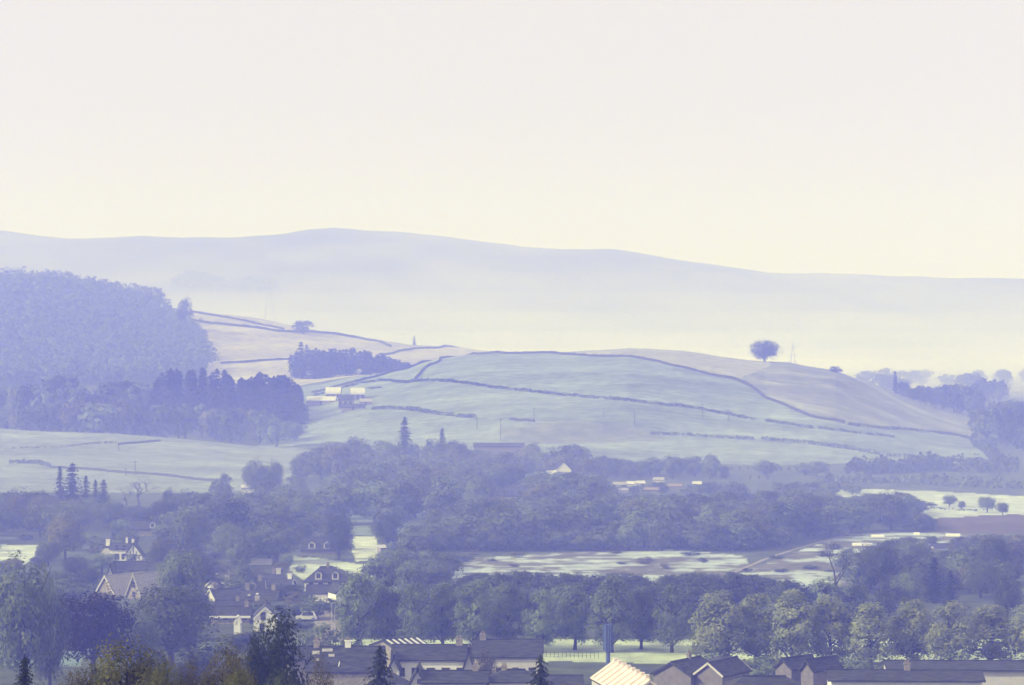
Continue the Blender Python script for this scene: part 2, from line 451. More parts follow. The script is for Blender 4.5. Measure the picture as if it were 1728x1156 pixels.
def crown_quads(rng, h0, h1, w, nclump, nleaf, leaf, shape="round", rough=0.25):
    """Leaf sprays gathered in clumps all through an uneven crown."""
    C, Rr = [], []
    hh = h1 - h0
    ph = rng.uniform(0, 6.28, 4)
    for i in range(nclump):
        for _ in range(40):
            p = rng.uniform(-1, 1, 3)
            r = np.linalg.norm(p)
            if 0.25 < r < 1.0: break
        p = p / r * (r ** 0.45)
        zz = (p[2] + 1) / 2
        if shape == "lime":       # tall oval, widest at two fifths, rounded head
            prof = np.interp(zz, [0, 0.12, 0.35, 0.6, 0.8, 1], [0.78, 0.96, 1.0, 0.84, 0.58, 0.18])
            rad = math.hypot(p[0], p[1]) / math.sqrt(max(1e-3, 1 - min(0.98, p[2] ** 2)))
            ang = math.atan2(p[1], p[0])
            x, y = prof * rad * math.cos(ang), prof * rad * math.sin(ang)
        else:
            ang = math.atan2(p[1], p[0])
            k = 1 + 0.14 * math.sin(2 * ang + ph[0]) + 0.10 * math.sin(3 * ang + ph[1])
            low = np.interp(zz, [0, 0.3, 1], [1.12, 1.08, 1.0]) if shape == "round" else (1 if shape != "dome" else np.interp(zz, [0, 0.25, 1], [1.35, 1.15, 1.0]))
            x, y = p[0] * k * low, p[1] * k * low
        C.append((x * w / 2 * 0.80, y * w / 2 * 0.80, h0 + hh * (0.07 + 0.84 * zz)))
        Rr.append(rng.uniform(0.15, 0.27) * w if shape != "lime" else rng.uniform(0.15, 0.24) * w)
    C = np.array(C); Rr = np.array(Rr)
    k = rng.integers(0, nclump, nleaf)
    D = rng.normal(size=(nleaf, 3)); D[:, 2] += 0.35
    D /= np.linalg.norm(D, axis=1, keepdims=True)
    rr = Rr[k] * (rng.uniform(0.25, 1.0, nleaf) ** 0.5) * (1 + rough * rng.normal(size=nleaf) * 0.5)
    P = C[k] + D * rr[:, None] * np.array([1, 1, 0.85])
    O = (P - np.array([0, 0, h0 + hh * 0.42])) / np.array([w / 2, w / 2, hh * 0.55])
    O /= np.linalg.norm(O, axis=1, keepdims=True) + 1e-6
    N = O * 0.85 + D * 0.45 + rng.normal(size=(nleaf, 3)) * 0.28 + np.array([0, 0, 0.2])
    N /= np.linalg.norm(N, axis=1, keepdims=True)
    return diamonds(P, N, leaf * rng.uniform(0.6, 1.3, nleaf), rng)

def trunk_geo(rng, h0, h1, w, r, limbs=6, sub=True):
    top = h0 + (h1 - h0) * 0.82
    bend = rng.uniform(-0.03, 0.03, 2) * h1
    main = [(0, 0, -0.8), (0, 0, 0.15), (bend[0] * 0.3, bend[1] * 0.3, h0 * 0.6 + 0.3), (bend[0] * 0.7, bend[1] * 0.7, h0 + (top - h0) * 0.35), (bend[0], bend[1], top)]
    G = [tube(main, [r * 1.5, r * 1.25, r, r * 0.72, r * 0.15], 8)]
    for i in range(limbs):
        a = 2 * math.pi * (i + rng.uniform(-0.25, 0.25)) / limbs
        z0 = h0 * 0.9 + (top - h0) * rng.uniform(0.0, 0.55)
        L = w * 0.5 * rng.uniform(0.55, 0.9)
        s = Vector((bend[0] * 0.5, bend[1] * 0.5, z0))
        m = s + Vector((math.cos(a) * L * 0.5, math.sin(a) * L * 0.5, L * rng.uniform(0.35, 0.7)))
        e = s + Vector((math.cos(a) * L, math.sin(a) * L, L * rng.uniform(0.7, 1.35)))
        e.z = min(e.z, h1 * 0.93)
        G.append(tube([s, m, e], [r * 0.5, r * 0.32, r * 0.08], 5))
        if sub:
            for _ in range(2):
                d = Vector(rng.uniform(-1, 1, 3)) * L * 0.45; d.z = abs(d.z)
                G.append(tube([m, m + d], [r * 0.22, r * 0.05], 4))
    return join_geo(G)

def conifer_quads(rng, h, w, whorls, per, leaf, base=0.12, ragged=0.2, power=0.62):
    Q = []
    for i in range(whorls):
        t = (i + rng.uniform(0, 0.6)) / whorls
        z = h * (base + (1 - base) * t)
        R = w / 2 * (1 - t) ** power * rng.uniform(1 - ragged, 1 + ragged * 0.6) + 0.12
        npr = max(4, int(per * (1 - 0.55 * t)))
        a0 = rng.uniform(0, 6.28)
        for j in range(npr):
            a = a0 + 6.283 * (j + rng.uniform(-0.3, 0.3)) / npr
            L = R * rng.uniform(0.6, 1.1)
            n = max(2, int(L / leaf * 1.1))
            for k in range(n):
                f = (k + rng.uniform(0.2, 1)) / n
                p = np.array([math.cos(a) * L * f, math.sin(a) * L * f, z - 0.34 * L * f + rng.uniform(-0.1, 0.1) * leaf])
                Q.append((p, np.array([math.cos(a) * 0.5 + rng.normal() * 0.35, math.sin(a) * 0.5 + rng.normal() * 0.35, 0.75]), leaf * (1.15 - 0.5 * f)))
    for k in range(4):
        Q.append((np.array([0, 0, h * (0.955 + 0.014 * k)]), np.array([rng.normal(), rng.normal(), 0.1]), leaf * 0.55))
    P = np.array([q[0] for q in Q]); N = np.array([q[1] for q in Q]); N /= np.linalg.norm(N, axis=1, keepdims=True)
    return diamonds(P, N, np.array([q[2] for q in Q]), rng, 0.5)

PROTO = {}
def proto(kind, variants, fn):
    PROTO[kind] = []
    for v in range(variants):
        rng = np.random.default_rng(sum(ord(c) for c in kind) * 31 + v)
        PROTO[kind].append(fn(rng))
def mk_broad(h0, h1, w, nc, nl, leaf, r, shape="round", limbs=6, mat="green"):
    def f(rng):
        q = crown_quads(rng, h0, h1, w * rng.uniform(0.92, 1.08), nc, nl, leaf, shape)
        V, F = trunk_geo(rng, h0, h1, w, r, limbs)
        z = q.reshape(-1, 3)
        return dict(h=float(np.percentile(z[:, 2], 99.6)), w=float(np.percentile(z[:, 0], 99) - np.percentile(z[:, 0], 1)), crown=quads_mesh("crown", q, LEAF[mat]), trunk=mesh_from("trunk", V, F, BARK, True))
    return f
def mk_conifer(h, w, whorls, per, leaf, base, r, ragged=0.2, power=0.62):
    def f(rng):
        q = conifer_quads(rng, h, w, whorls, per, leaf, base, ragged, power)
        V, F = tube([(0, 0, -0.8), (0, 0, h * 0.4), (0, 0, h * 0.97)], [r * 1.3, r * 0.8, r * 0.1], 7)
        return dict(h=h * 1.01, w=w * 1.02, crown=quads_mesh("crown", q, LEAF["conifer"]), trunk=mesh_from("trunk", V, F, BARK, True))
    return f
def mk_bare(h, w, r):
    def f(rng):
        twigs, G = [], []
        def grow(p, d, L, rad, lev):
            e = p + d * L
            (G if lev < 2 else twigs).append(tube([p, (p + e) / 2 + Vector(rng.normal(size=3)) * L * 0.05, e], [rad, rad * 0.75, rad * 0.5], 5 if lev < 2 else 3))
            if lev >= 5: return
            for _ in range(3 if lev < 4 else 2):
                dd = (d + Vector(rng.normal(size=3)) * 0.42 + Vector((0, 0, 0.12))).normalized()
                grow(p + d * L * rng.uniform(0.65, 1.0), dd, L * rng.uniform(0.55, 0.8), rad * 0.55, lev + 1)
        grow(Vector((0, 0, -0.5)), Vector((0, 0, 1)), h * 0.33, r, 0)
        V, F = join_geo(G); V2, F2 = join_geo(twigs)
        z = np.array([tuple(v) for v in V2])
        return dict(h=float(z[:, 2].max()), w=float(np.percentile(z[:, 0], 98) - np.percentile(z[:, 0], 2)), crown=mesh_from("crown", V2, F2, BARK), trunk=mesh_from("trunk", V, F, BARK, True))
    return f
proto("lime", 5, mk_broad(1.1, 13.5, 6.8, 56, 7000, 0.20, 0.27, "lime", 9, "lime"))
proto("near", 3, mk_broad(1.2, 10, 11, 60, 9500, 0.18, 0.34, "dome", 8, "olive"))
proto("big", 4, mk_broad(1.8, 13, 11.5, 50, 6000, 0.27, 0.40, "round", 7))
proto("mid", 6, mk_broad(1.0, 11, 9.5, 30, 2000, 0.42, 0.30, "round", 6))
proto("far", 5, mk_broad(0.8, 12, 10.5, 18, 380, 1.0, 0.35, "round", 5))
proto("scrub", 4, mk_broad(0.2, 4.5, 6.0, 14, 420, 0.42, 0.12, "round", 4))
proto("spread", 1, mk_broad(1.8, 13.5, 16.5, 64, 4200, 0.45, 0.6, "dome", 9))
proto("conifer", 3, mk_conifer(15, 6.4, 26, 15, 0.60, 0.06, 0.24))
proto("ragged", 2, mk_conifer(13, 9.5, 34, 22, 0.36, 0.04, 0.28, 0.30, 0.45))
proto("cypress", 2, mk_broad(0.3, 13, 8.5, 80, 9500, 0.17, 0.25, "lime", 6, "conifer"))
proto("spruce", 4, mk_conifer(20, 8.5, 18, 11, 1.15, 0.06, 0.28))
proto("bare", 2, mk_bare(11, 9, 0.24))

NOUN = dict(lime="lime_tree", near="garden_tree", big="broadleaf_tree", mid="broadleaf_tree", far="woodland_tree", scrub="shrub", spread="oak_tree", conifer="conifer_tree", ragged="conifer_tree", cypress="conifer_tree", spruce="spruce_tree", bare="bare_tree")
def set_mat(o, m):
    o.material_slots[0].link = 'OBJECT'
    o.material_slots[0].material = m
def tree(kind, x, y, h, w, label, group=None, leaf=None, name=None, cat=None, lift=0.0, lean=0.0):
    """One tree: an Empty at its foot with a trunk and a crown of its own."""
    p = PROTO[kind][RNG.randrange(len(PROTO[kind]))]
    o = link(name or NOUN[kind], None, loc=(x, y, gz(x, y) + lift), rz=RNG.uniform(0, 6.28), scale=(w / p["w"], w / p["w"], h / p["h"]))
    o.rotation_euler.x = lean
    c = link("crown", p["crown"], o)
    t = link("trunk", p["trunk"], o)
    if leaf: set_mat(c, LEAF[leaf])
    tag(o, label, cat or ("shrub" if kind == "scrub" else "tree"), group)
    return o
def tree_px(kind, px, Y, top, wpx, label, **k):
    """A tree on the sight line px at distance Y whose head reaches the photo row `top` and spans wpx photo pixels."""
    x = (px - 864) / FPX * Y
    h = z_at(top, Y) - gz(x, Y)
    return tree(kind, x, Y, max(h, 1.2), wpx / FPX * Y, label, **k)

# ------------------------------------------------------------------ building kit
WHITE = noise_mat("white_render", (0.74, 0.74, 0.75), (0.82, 0.82, 0.82), scale=0.8, rough=0.85)
CREAM = noise_mat("cream_render", (0.52, 0.505, 0.50), (0.62, 0.60, 0.59), scale=0.8, rough=0.85)
STONE = noise_mat("grey_stone", (0.20, 0.18, 0.165), (0.34, 0.31, 0.285), scale=1.8, rough=0.95, bump=0.3)
BRICK = noise_mat("pinkish_harl", (0.17, 0.155, 0.175), (0.23, 0.21, 0.23), scale=1.4, rough=0.95)
SLATE = noise_mat("blue_slate", (0.014, 0.015, 0.019), (0.066, 0.068, 0.080), scale=0.7, rough=0.7, spec=0.18, stretch=(1, 3, 3))
SLATE_PALE = noise_mat("pale_lit_slate", (0.25, 0.245, 0.25), (0.38, 0.37, 0.37), scale=1.2, rough=0.6, spec=0.35, stretch=(1, 3, 3))  # paler slate; on the stone houses and side wing it paints in sunlight
TIN = noise_mat("pale_sheet_roof", (0.50, 0.51, 0.53), (0.64, 0.64, 0.65), scale=0.4, rough=0.5, spec=0.4)
PINK = noise_mat("pale_pink_sheeting", (0.66, 0.56, 0.54), (0.78, 0.68, 0.65), scale=0.9, rough=0.6)
TIMBER = noise_mat("dark_timber", (0.03, 0.026, 0.024), (0.055, 0.048, 0.042), scale=2.0, rough=0.8)
TRIM = noise_mat("white_paint", (0.64, 0.65, 0.66), (0.74, 0.75, 0.75), scale=2.0, rough=0.5, spec=0.4)
POT = noise_mat("clay", (0.20, 0.165, 0.155), (0.28, 0.225, 0.205), scale=3.0)
GALV = noise_mat("galvanised_steel", (0.28, 0.29, 0.31), (0.38, 0.39, 0.41), scale=1.0, rough=0.45, spec=0.5)
BLUE = noise_mat("blue_grey_paint", (0.08, 0.11, 0.25), (0.11, 0.15, 0.31), scale=1.5, rough=0.6)
ROAD = noise_mat("worn_tarmac", (0.21, 0.19, 0.185), (0.31, 0.285, 0.275), scale=0.5, rough=0.95)
DRYSTONE = noise_mat("drystone", (0.035, 0.036, 0.030), (0.085, 0.082, 0.072), scale=1.1, rough=0.95)
def glass_mat():
    m = bpy.data.materials.new("window_glass"); m.use_nodes = True
    nt = m.node_tree; b = nt.nodes["Principled BSDF"]
    nz = nt.nodes.new("ShaderNodeTexNoise"); nz.inputs["Scale"].default_value = 1.3
    rp = nt.nodes.new("ShaderNodeValToRGB")
    rp.color_ramp.elements[0].color = (0.012, 0.014, 0.018, 1); rp.color_ramp.elements[1].color = (0.05, 0.052, 0.06, 1)
    nt.links.new(nz.outputs["Fac"], rp.inputs["Fac"]); nt.links.new(rp.outputs["Color"], b.inputs["Base Color"])
    b.inputs["Roughness"].default_value = 0.12; b.inputs["Specular IOR Level"].default_value = 0.6
    return m
GLASS = glass_mat()

def boxg(x0, x1, y0, y1, z0, z1):
    v = [(x0, y0, z0), (x1, y0, z0), (x1, y1, z0), (x0, y1, z0), (x0, y0, z1), (x1, y0, z1), (x1, y1, z1), (x0, y1, z1)]
    return v, [(3, 2, 1, 0), (4, 5, 6, 7), (0, 1, 5, 4), (1, 2, 6, 5), (2, 3, 7, 6), (3, 0, 4, 7)]
def part(name, geos, mat, parent, smooth=False):
    V, F = join_geo(geos)
    return link(name, mesh_from(name, V, F, mat, smooth), parent)
def slab(quad, th):
    """A sloping roof sheet of thickness th from four corner points (upper face)."""
    q = [Vector(p) for p in quad]
    n = (q[1] - q[0]).cross(q[3] - q[0]).normalized()
    if n.z < 0: n = -n
    lo = [p - n * th for p in q]
    return [tuple(p) for p in q + lo], [(0, 1, 2, 3), (7, 6, 5, 4), (0, 4, 5, 1), (1, 5, 6, 2), (2, 6, 7, 3), (3, 7, 4, 0)]
def window(parent, x, z, w, h, yface, sx=0, frame=STONE):
    """A recessed-looking window on the wall y = yface (sx = 0, facing -y) or on the end wall x = yface (sx = +1 or -1)."""
    t = 0.06
    bars = [(x - w / 2 - t, x - w / 2, z, z + h), (x + w / 2, x + w / 2 + t, z, z + h), (x - w / 2 - t, x + w / 2 + t, z + h, z + h + t), (x - w / 2 - t * 1.6, x + w / 2 + t * 1.6, z - t * 1.3, z), (x - w / 2, x + w / 2, z + h * 0.48, z + h * 0.48 + 0.06)]
    if sx == 0:
        fr = [boxg(a, b, yface - 0.08, yface + 0.02, c, d) for a, b, c, d in bars]
        pn = boxg(x - w / 2, x + w / 2, yface - 0.03, yface + 0.01, z, z + h)
    else:
        o0, o1 = (yface - 0.02, yface + 0.08) if sx > 0 else (yface - 0.08, yface + 0.02)
        p0, p1 = (yface - 0.01, yface + 0.03) if sx > 0 else (yface - 0.03, yface + 0.01)
        fr = [boxg(o0, o1, a, b, c, d) for a, b, c, d in bars]
        pn = boxg(p0, p1, x - w / 2, x + w / 2, z, z + h)
    f = part("window", fr, frame, parent)
    part("pane", [pn], GLASS, f)
def chimney(roof, x, y, z0, z1, w, mat, pots=2, d=None):
    d = d or w * 0.6
    g = [boxg(x - w / 2, x + w / 2, y - d / 2, y + d / 2, z0, z1), boxg(x - w / 2 - 0.09, x + w / 2 + 0.09, y - d / 2 - 0.09, y + d / 2 + 0.09, z1, z1 + 0.16)]
    c = part("chimney", g, mat, roof)
    pp = []
    for i in range(pots):
        xx = x + (i - (pots - 1) / 2) * w * 0.42
        pp.append(tube([(xx, y, z1 + 0.17), (xx, y, z1 + 0.62)], [0.15, 0.11], 7))
    V, F = join_geo(pp)
    # pots are joined to the stack's own mesh so that the chimney stays one sub-part
    m = c.data; base = [tuple(v.co) for v in m.vertices]; fs = [tuple(p.vertices) for p in m.polygons]
    V2, F2 = join_geo([(base, fs), (V, F)])
    m2 = mesh_from("chimney", V2, F2, mat); m2.materials.append(POT)
    for p in m2.polygons:
        if p.index >= len(fs): p.material_index = 1
    c.data = m2
def house(name, label, x, y, L, W, eave, ridge, rot=0.0, wall=WHITE, roof=SLATE, hip=0.0, chim=(), wins=(), endwins=(), door=None, dormers=(), group=None, cat="house", zoff=0.0, over=0.35, verge=None):
    """A gabled or hipped building: ridge along its own x, front wall facing its own -y. chim: (x, top above ridge, width)."""
    root = link(name, None, loc=(x, y, gz(x, y) + zoff), rz=rot)
    tag(root, label, cat, group)
    hl, hw = L / 2, W / 2
    sl = (ridge - eave) / hw
    wv = [(-hl, -hw, -1.2), (hl, -hw, -1.2), (hl, hw, -1.2), (-hl, hw, -1.2), (-hl, -hw, eave), (hl, -hw, eave), (hl, hw, eave), (-hl, hw, eave)]
    wf = [(3, 2, 1, 0), (0, 1, 5, 4), (2, 3, 7, 6)]
    if hip > 0:
        wf += [(1, 2, 6, 5), (3, 0, 4, 7)]
    else:
        wv += [(-hl, 0, ridge - 0.05), (hl, 0, ridge - 0.05)]
        wf += [(1, 2, 6, 9, 5), (3, 0, 4, 8, 7)]
    part("wall", [(wv, wf)], wall, root)
    ex = over; dz = sl * over
    if hip > 0:
        th = 0.14
        r0, r1 = -hl + hip, hl - hip
        e = eave - dz
        V = [(-hl - ex, -hw - ex, e), (hl + ex, -hw - ex, e), (hl + ex, hw + ex, e), (-hl - ex, hw + ex, e), (r0, 0, ridge + 0.05), (r1, 0, ridge + 0.05)]
        V += [(-hl - ex, -hw - ex, e - th), (hl + ex, -hw - ex, e - th), (hl + ex, hw + ex, e - th), (-hl - ex, hw + ex, e - th)]
        F = [(0, 1, 5, 4), (1, 2, 5), (2, 3, 4, 5), (3, 0, 4), (9, 8, 7, 6), (0, 6, 7, 1), (1, 7, 8, 2), (2, 8, 9, 3), (3, 9, 6, 0)]
        rf = part("roof", [(V, F)], roof, root)
        ridge_x = (r0, r1)
    else:
        g = [slab([(-hl - ex, -hw - ex, eave - dz + 0.12), (hl + ex, -hw - ex, eave - dz + 0.12), (hl + ex, 0, ridge + 0.12), (-hl - ex, 0, ridge + 0.12)], 0.14),
             slab([(hl + ex, hw + ex, eave - dz + 0.12), (-hl - ex, hw + ex, eave - dz + 0.12), (-hl - ex, 0.0, ridge + 0.12), (hl + ex, 0.0, ridge + 0.12)], 0.14)]
        rf = part("roof", g, roof, root)
        ridge_x = (-hl - ex, hl + ex)
    part("ridge_capping", [boxg(ridge_x[0], ridge_x[1], -0.14, 0.14, ridge + 0.04, ridge + 0.24)], roof, rf)
    if not hip:
        for s in (-1, 1):
            gg = []
            for t in (-1, 1):
                xa = s * (hl + ex); xb = s * (hl + ex + 0.05)
                gg.append(slab([(min(xa, xb), t * (hw + ex), eave - dz + 0.17), (max(xa, xb), t * (hw + ex), eave - dz + 0.17), (max(xa, xb), 0, ridge + 0.17), (min(xa, xb), 0, ridge + 0.17)], 0.30))
            part("bargeboard", gg, verge or roof, rf)
    part("gutter", [boxg(-hl - ex, hl + ex, -hw - ex - 0.1, -hw - ex - 0.005, eave - dz - 0.06, eave - dz + 0.06)], TIMBER, rf)
    for c in chim:
        cx, top, cw = c[0], c[1], c[2]
        chimney(rf, cx, 0.0, ridge - 0.6, ridge + top, cw, c[3] if len(c) > 3 else STONE, 2)
    for wx, wz, ww, wh in wins:
        window(root, wx, wz, ww, wh, -hw)
    for sx, wy, wz, ww, wh in endwins:
        window(root, wy, wz, ww, wh, sx * hl, sx)
    if door is not None:
        part("door", [boxg(door - 0.5, door + 0.5, -hw - 0.07, -hw + 0.02, 0, 2.1)], TIMBER, root)
    for dx, dw in dormers:       # gabled dormers standing on the front slope
        zb = eave + 0.35; zt = zb + 1.35
        yb = -hw * 0.92; yk = -hw + (zt + 0.5 - eave) / sl
        dm = part("dormer", [boxg(dx - dw / 2, dx + dw / 2, yb, yk, eave - 0.1, zt), ([(dx - dw / 2, yb, zt), (dx + dw / 2, yb, zt), (dx, yb, zt + dw * 0.42)], [(0, 1, 2)])], CREAM, root)
        part("dormer_roof", [slab([(dx - dw / 2 - 0.2, yb - 0.2, zt - 0.08), (dx, yb - 0.2, zt + dw * 0.42 + 0.1), (dx, yk + 0.6, zt + dw * 0.42 + 0.1), (dx - dw / 2 - 0.2, yk, zt - 0.08)], 0.1),
                             slab([(dx + dw / 2 + 0.2, yk, zt - 0.08), (dx, yk + 0.6, zt + dw * 0.42 + 0.1), (dx, yb - 0.2, zt + dw * 0.42 + 0.1), (dx + dw / 2 + 0.2, yb - 0.2, zt - 0.08)], 0.1)], roof, dm)
        part("pane", [boxg(dx - dw * 0.3, dx + dw * 0.3, yb - 0.03, yb + 0.01, zb + 0.15, zt - 0.1)], GLASS, dm)
    return root
def house_px(name, label, px, Y, wpx, eave_py, ridge_py, W, rot=0.0, **k):
    """A building at distance Y with its photo width, eaves row and ridge row turned into metres."""
    x = (px - 864) / FPX * Y
    g = gz(x, Y)
    L = wpx / FPX * Y
    c, s = abs(math.cos(rot)), abs(math.sin(rot))
    yf = Y - (W / 2 * c + L / 2 * s if rot else W / 2)
    return house(name, label, x, Y, k.pop("L", L), W, z_at(eave_py, yf) - g, z_at(ridge_py, Y) - g, rot, **k)

# ------------------------------------------------------------------ walls and hedges along a line
def path_pts(line, step, y0=260.0, y1=7000.0):
    P = [at(px, py, y0, y1) for px, py in line]
    out = []
    for a, b in zip(P[:-1], P[1:]):
        n = max(1, int((b - a).length / step))
        for i in range(n):
            p = a.lerp(b, i / n); out.append(Vector((p.x, p.y, gz(p.x, p.y))))
    p = P[-1]; out.append(Vector((p.x, p.y, gz(p.x, p.y))))
    return out
def side_dirs(P):
    S = []
    for i in range(len(P)):
        d = P[min(i + 1, len(P) - 1)] - P[max(i - 1, 0)]; d.z = 0
        d.normalize(); S.append(Vector((-d.y, d.x, 0)))
    return S
def stone_wall(line, h, label, y0=260.0, y1=7000.0, thick=0.6, step=3.0, group="walls across the hillside"):
    P = path_pts(line, step, y0, y1); S = side_dirs(P)
    V, F = [], []
    for p, s in zip(P, S):
        hh = h * RNG.uniform(0.82, 1.15); t = thick * RNG.uniform(0.85, 1.15)
        V += [p + s * t * 0.62 - Vector((0, 0, 1.2)), p + s * t * 0.38 + Vector((0, 0, hh)), p - s * t * 0.38 + Vector((0, 0, hh * RNG.uniform(0.93, 1.03))), p - s * t * 0.62 - Vector((0, 0, 1.2))]
    for i in range(len(P) - 1):
        for k in range(3):
            F.append((i * 4 + k, (i + 1) * 4 + k, (i + 1) * 4 + k + 1, i * 4 + k + 1))
    F.append((0, 1, 2, 3)); e = (len(P) - 1) * 4; F.append((e + 3, e + 2, e + 1, e))
    o = link("stone_wall", mesh_from("stone_wall", V, F, DRYSTONE))
    tag(o, label, "wall", group)
    return o
def hedge(line, h, wid, label, leaf="dark", y0=260.0, y1=7000.0, size=0.55, dens=3.0, group="hedges", name="hedge", rough=0.10):
    P = path_pts(line, 2.5, y0, y1); S = side_dirs(P)
    rng = np.random.default_rng(len(label) * 7 + int(abs(P[0].x)))
    n = int(len(P) * 2.5 * dens * 1.5 * (wid + h) / 3)
    idx = rng.uniform(0, len(P) - 1.001, n); i0 = idx.astype(int); f = idx - i0
    A = np.array([tuple(p) for p in P]); SS = np.array([tuple(s) for s in S])
    base = A[i0] * (1 - f)[:, None] + A[np.minimum(i0 + 1, len(P) - 1)] * f[:, None]
    dens_k = 0.62 + 0.38 * np.sin(idx * 0.37 + 2.1 * np.sin(idx * 0.11)) + 0.25 * np.sin(idx * 1.9)
    ok = rng.uniform(0, 1, n) < np.clip(dens_k + 0.25, 0.45, 1)
    idx, i0, f, base = idx[ok], i0[ok], f[ok], base[ok]; n = len(idx)
    a = rng.uniform(-0.15, math.pi + 0.15, n)
    hv = h * (1 + rough * np.sin(idx * 0.9 + 3 * np.sin(idx * 0.23)) + 0.1 * rng.normal(size=n))
    rr = rng.uniform(0.6, 1.0, n)
    pos = base + SS[i0] * (np.cos(a) * wid / 2 * rr)[:, None]
    pos[:, 2] += np.clip(np.abs(np.sin(a)) ** 0.6 * hv * rr, 0.05, None)
    N = SS[i0] * np.cos(a)[:, None] + np.array([0, 0, 1]) * np.sin(a)[:, None] + rng.normal(size=(n, 3)) * 0.45
    N /= np.linalg.norm(N, axis=1, keepdims=True)
    o = link(name, quads_mesh(name, diamonds(pos, N, size * rng.uniform(0.6, 1.3, n), rng, 0.8), LEAF[leaf]))
    tag(o, label, "hedge", group)
    return o

# ================================================================== the village and farms
CLEAR = []     # what must stay open to view: (px0, px1, py0, py1, distance)
def clear(px0, px1, py0, py1, Y): CLEAR.append((px0, px1, py0, py1, Y))
SPOTS = []     # footprints already taken: (x, y, radius)
def X(px, Y): return (px - 864) / FPX * Y

def gable_px(name, label, px, Y, wpx, eave_py, apex_py, depth, turn=0.0, **k):
    """A building that shows its gable end: front gable at distance Y, ridge running away (turned by `turn`)."""
    W = wpx / FPX * Y
    rot = math.pi / 2 + turn
    ax = Vector((math.cos(rot), math.sin(rot), 0))      # ridge direction, away from the viewer
    c = Vector((X(px, Y), Y, 0)) + ax * depth / 2
    g = gz(c.x, c.y)
    SPOTS.append((c.x, c.y, max(W, depth) * 0.55))
    return house(name, label, c.x, c.y, depth, W, z_at(eave_py, Y) - g, z_at(apex_py, Y) - g, rot, **k)
def front_px(name, label, px, Y, wpx, eave_py, ridge_py, W, rot=0.0, **k):
    SPOTS.append((X(px, Y), Y, wpx / FPX * Y * 0.5))
    return house_px(name, label, px, Y, wpx, eave_py, ridge_py, W, rot, **k)
def wrow(n, L, z, w=0.9, h=1.2):
    return [((i + 0.5) / n * L - L / 2, z, w, h) for i in range(n)]

# --- bottom edge: terraces, bungalows and the ribbed pale roof
r = front_px("terraced_house", "long terrace with slate roof and white upper wall behind the small dark fir", 728, 468, 126, 1113, 1089, 8, wins=wrow(5, 11.7, 3.9, 1.2, 1.3) + wrow(5, 11.7, 1.2, 1.0, 1.3), chim=[(4.4, 0.9, 1.1)], group="terraces at the bottom edge", wall=WHITE)
clear(660, 795, 1086, 1140, 468)
r = front_px("terraced_house", "slate roofed terrace with white stepped wall left of the open green", 856, 486, 112, 1108, 1080, 9, wins=wrow(4, 10.5, 2.9, 0.9, 1.0) + wrow(4, 10.5, 0.5, 0.9, 1.0), chim=[(-4.0, 0.8, 1.0)], group="terraces at the bottom edge", wall=CREAM)
clear(795, 918, 1078, 1140, 486)
gable_px("gable_porch", "pale gable end standing at the left end of the long terrace", 665, 460, 15, 1123, 1106, 5, wall=WHITE, cat="house")
gable_px("gable_porch", "pale narrow gable between the two slate terraces", 791, 462, 17, 1122, 1094, 5, wall=CREAM, cat="house")
gable_px("cottage", "low cottage with bright white gable on the bottom edge of the picture", 705, 425, 24, 1150, 1128, 7, wall=WHITE)
front_px("cottage", "low slate roof in front of the terraces on the bottom edge", 765, 428, 110, 1152, 1133, 8, wall=CREAM, chim=[(3.2, 0.7, 0.8)])
front_px("cottage", "low dark roof before the stepped white terrace, left of the dark fir", 868, 430, 84, 1150, 1131, 8, hip=2.0, wall=CREAM, chim=[(-1.5, 0.5, 0.8)])
front_px("cottage", "dark hipped roof just left of the bottom edge's bright gable", 655, 418, 60, 1158, 1134, 7, hip=2.0, wall=STONE)

r = front_px("slate_house", "broad slate roof with pale roof lights right of the dark cypress", 585, 452, 122, 1132, 1092, 9, wall=STONE, chim=[(0.2, 0.9, 0.9, WHITE), (-4.6, 0.8, 0.9)])
clear(520, 640, 1086, 1140, 452)
rf = [c for c in r.children if c.name.startswith("roof")][0]
def rooflight(rf, x, f, w, h, eave, ridge, hw, mat=SLATE_PALE):
    s = (ridge - eave); yy = -hw * (1 - f); n = Vector((0, -s, hw)).normalized()
    d = Vector((0, hw, s)).normalized(); p = Vector((x, yy, eave + s * f + 0.13))
    q = [p - d * h / 2 + Vector((-w / 2, 0, 0)), p - d * h / 2 + Vector((w / 2, 0, 0)), p + d * h / 2 + Vector((w / 2, 0, 0)), p + d * h / 2 + Vector((-w / 2, 0, 0))]
    part("roof_light", [slab([v + n * 0.09 for v in q], 0.12)], mat, rf)
g_ = gz(X(585, 452), 452)
ev, rg = z_at(1132, 447.5) - g_, z_at(1092, 452) - g_
for xx, f, w, h in ((-4.6, 0.72, 1.1, 0.8), (-2.9, 0.82, 1.6, 0.7), (-2.2, 0.6, 0.9, 0.6), (-4.2, 0.42, 0.5, 0.5)):
    rooflight(rf, xx, f, w, h, ev, rg, 4.5)
part("downpipe", [tube([(-0.75, -1.2, rg - 1.0), (-1.0, -3.9, ev + 0.6)], [0.08, 0.08], 6)], TRIM, rf)
front_px("slate_house", "slate roof at the frame's lower edge behind the cypress, left of the roof lights", 508, 470, 70, 1112, 1092, 8, rot=0.25, wall=STONE, chim=[(2.6, 0.8, 0.8)])

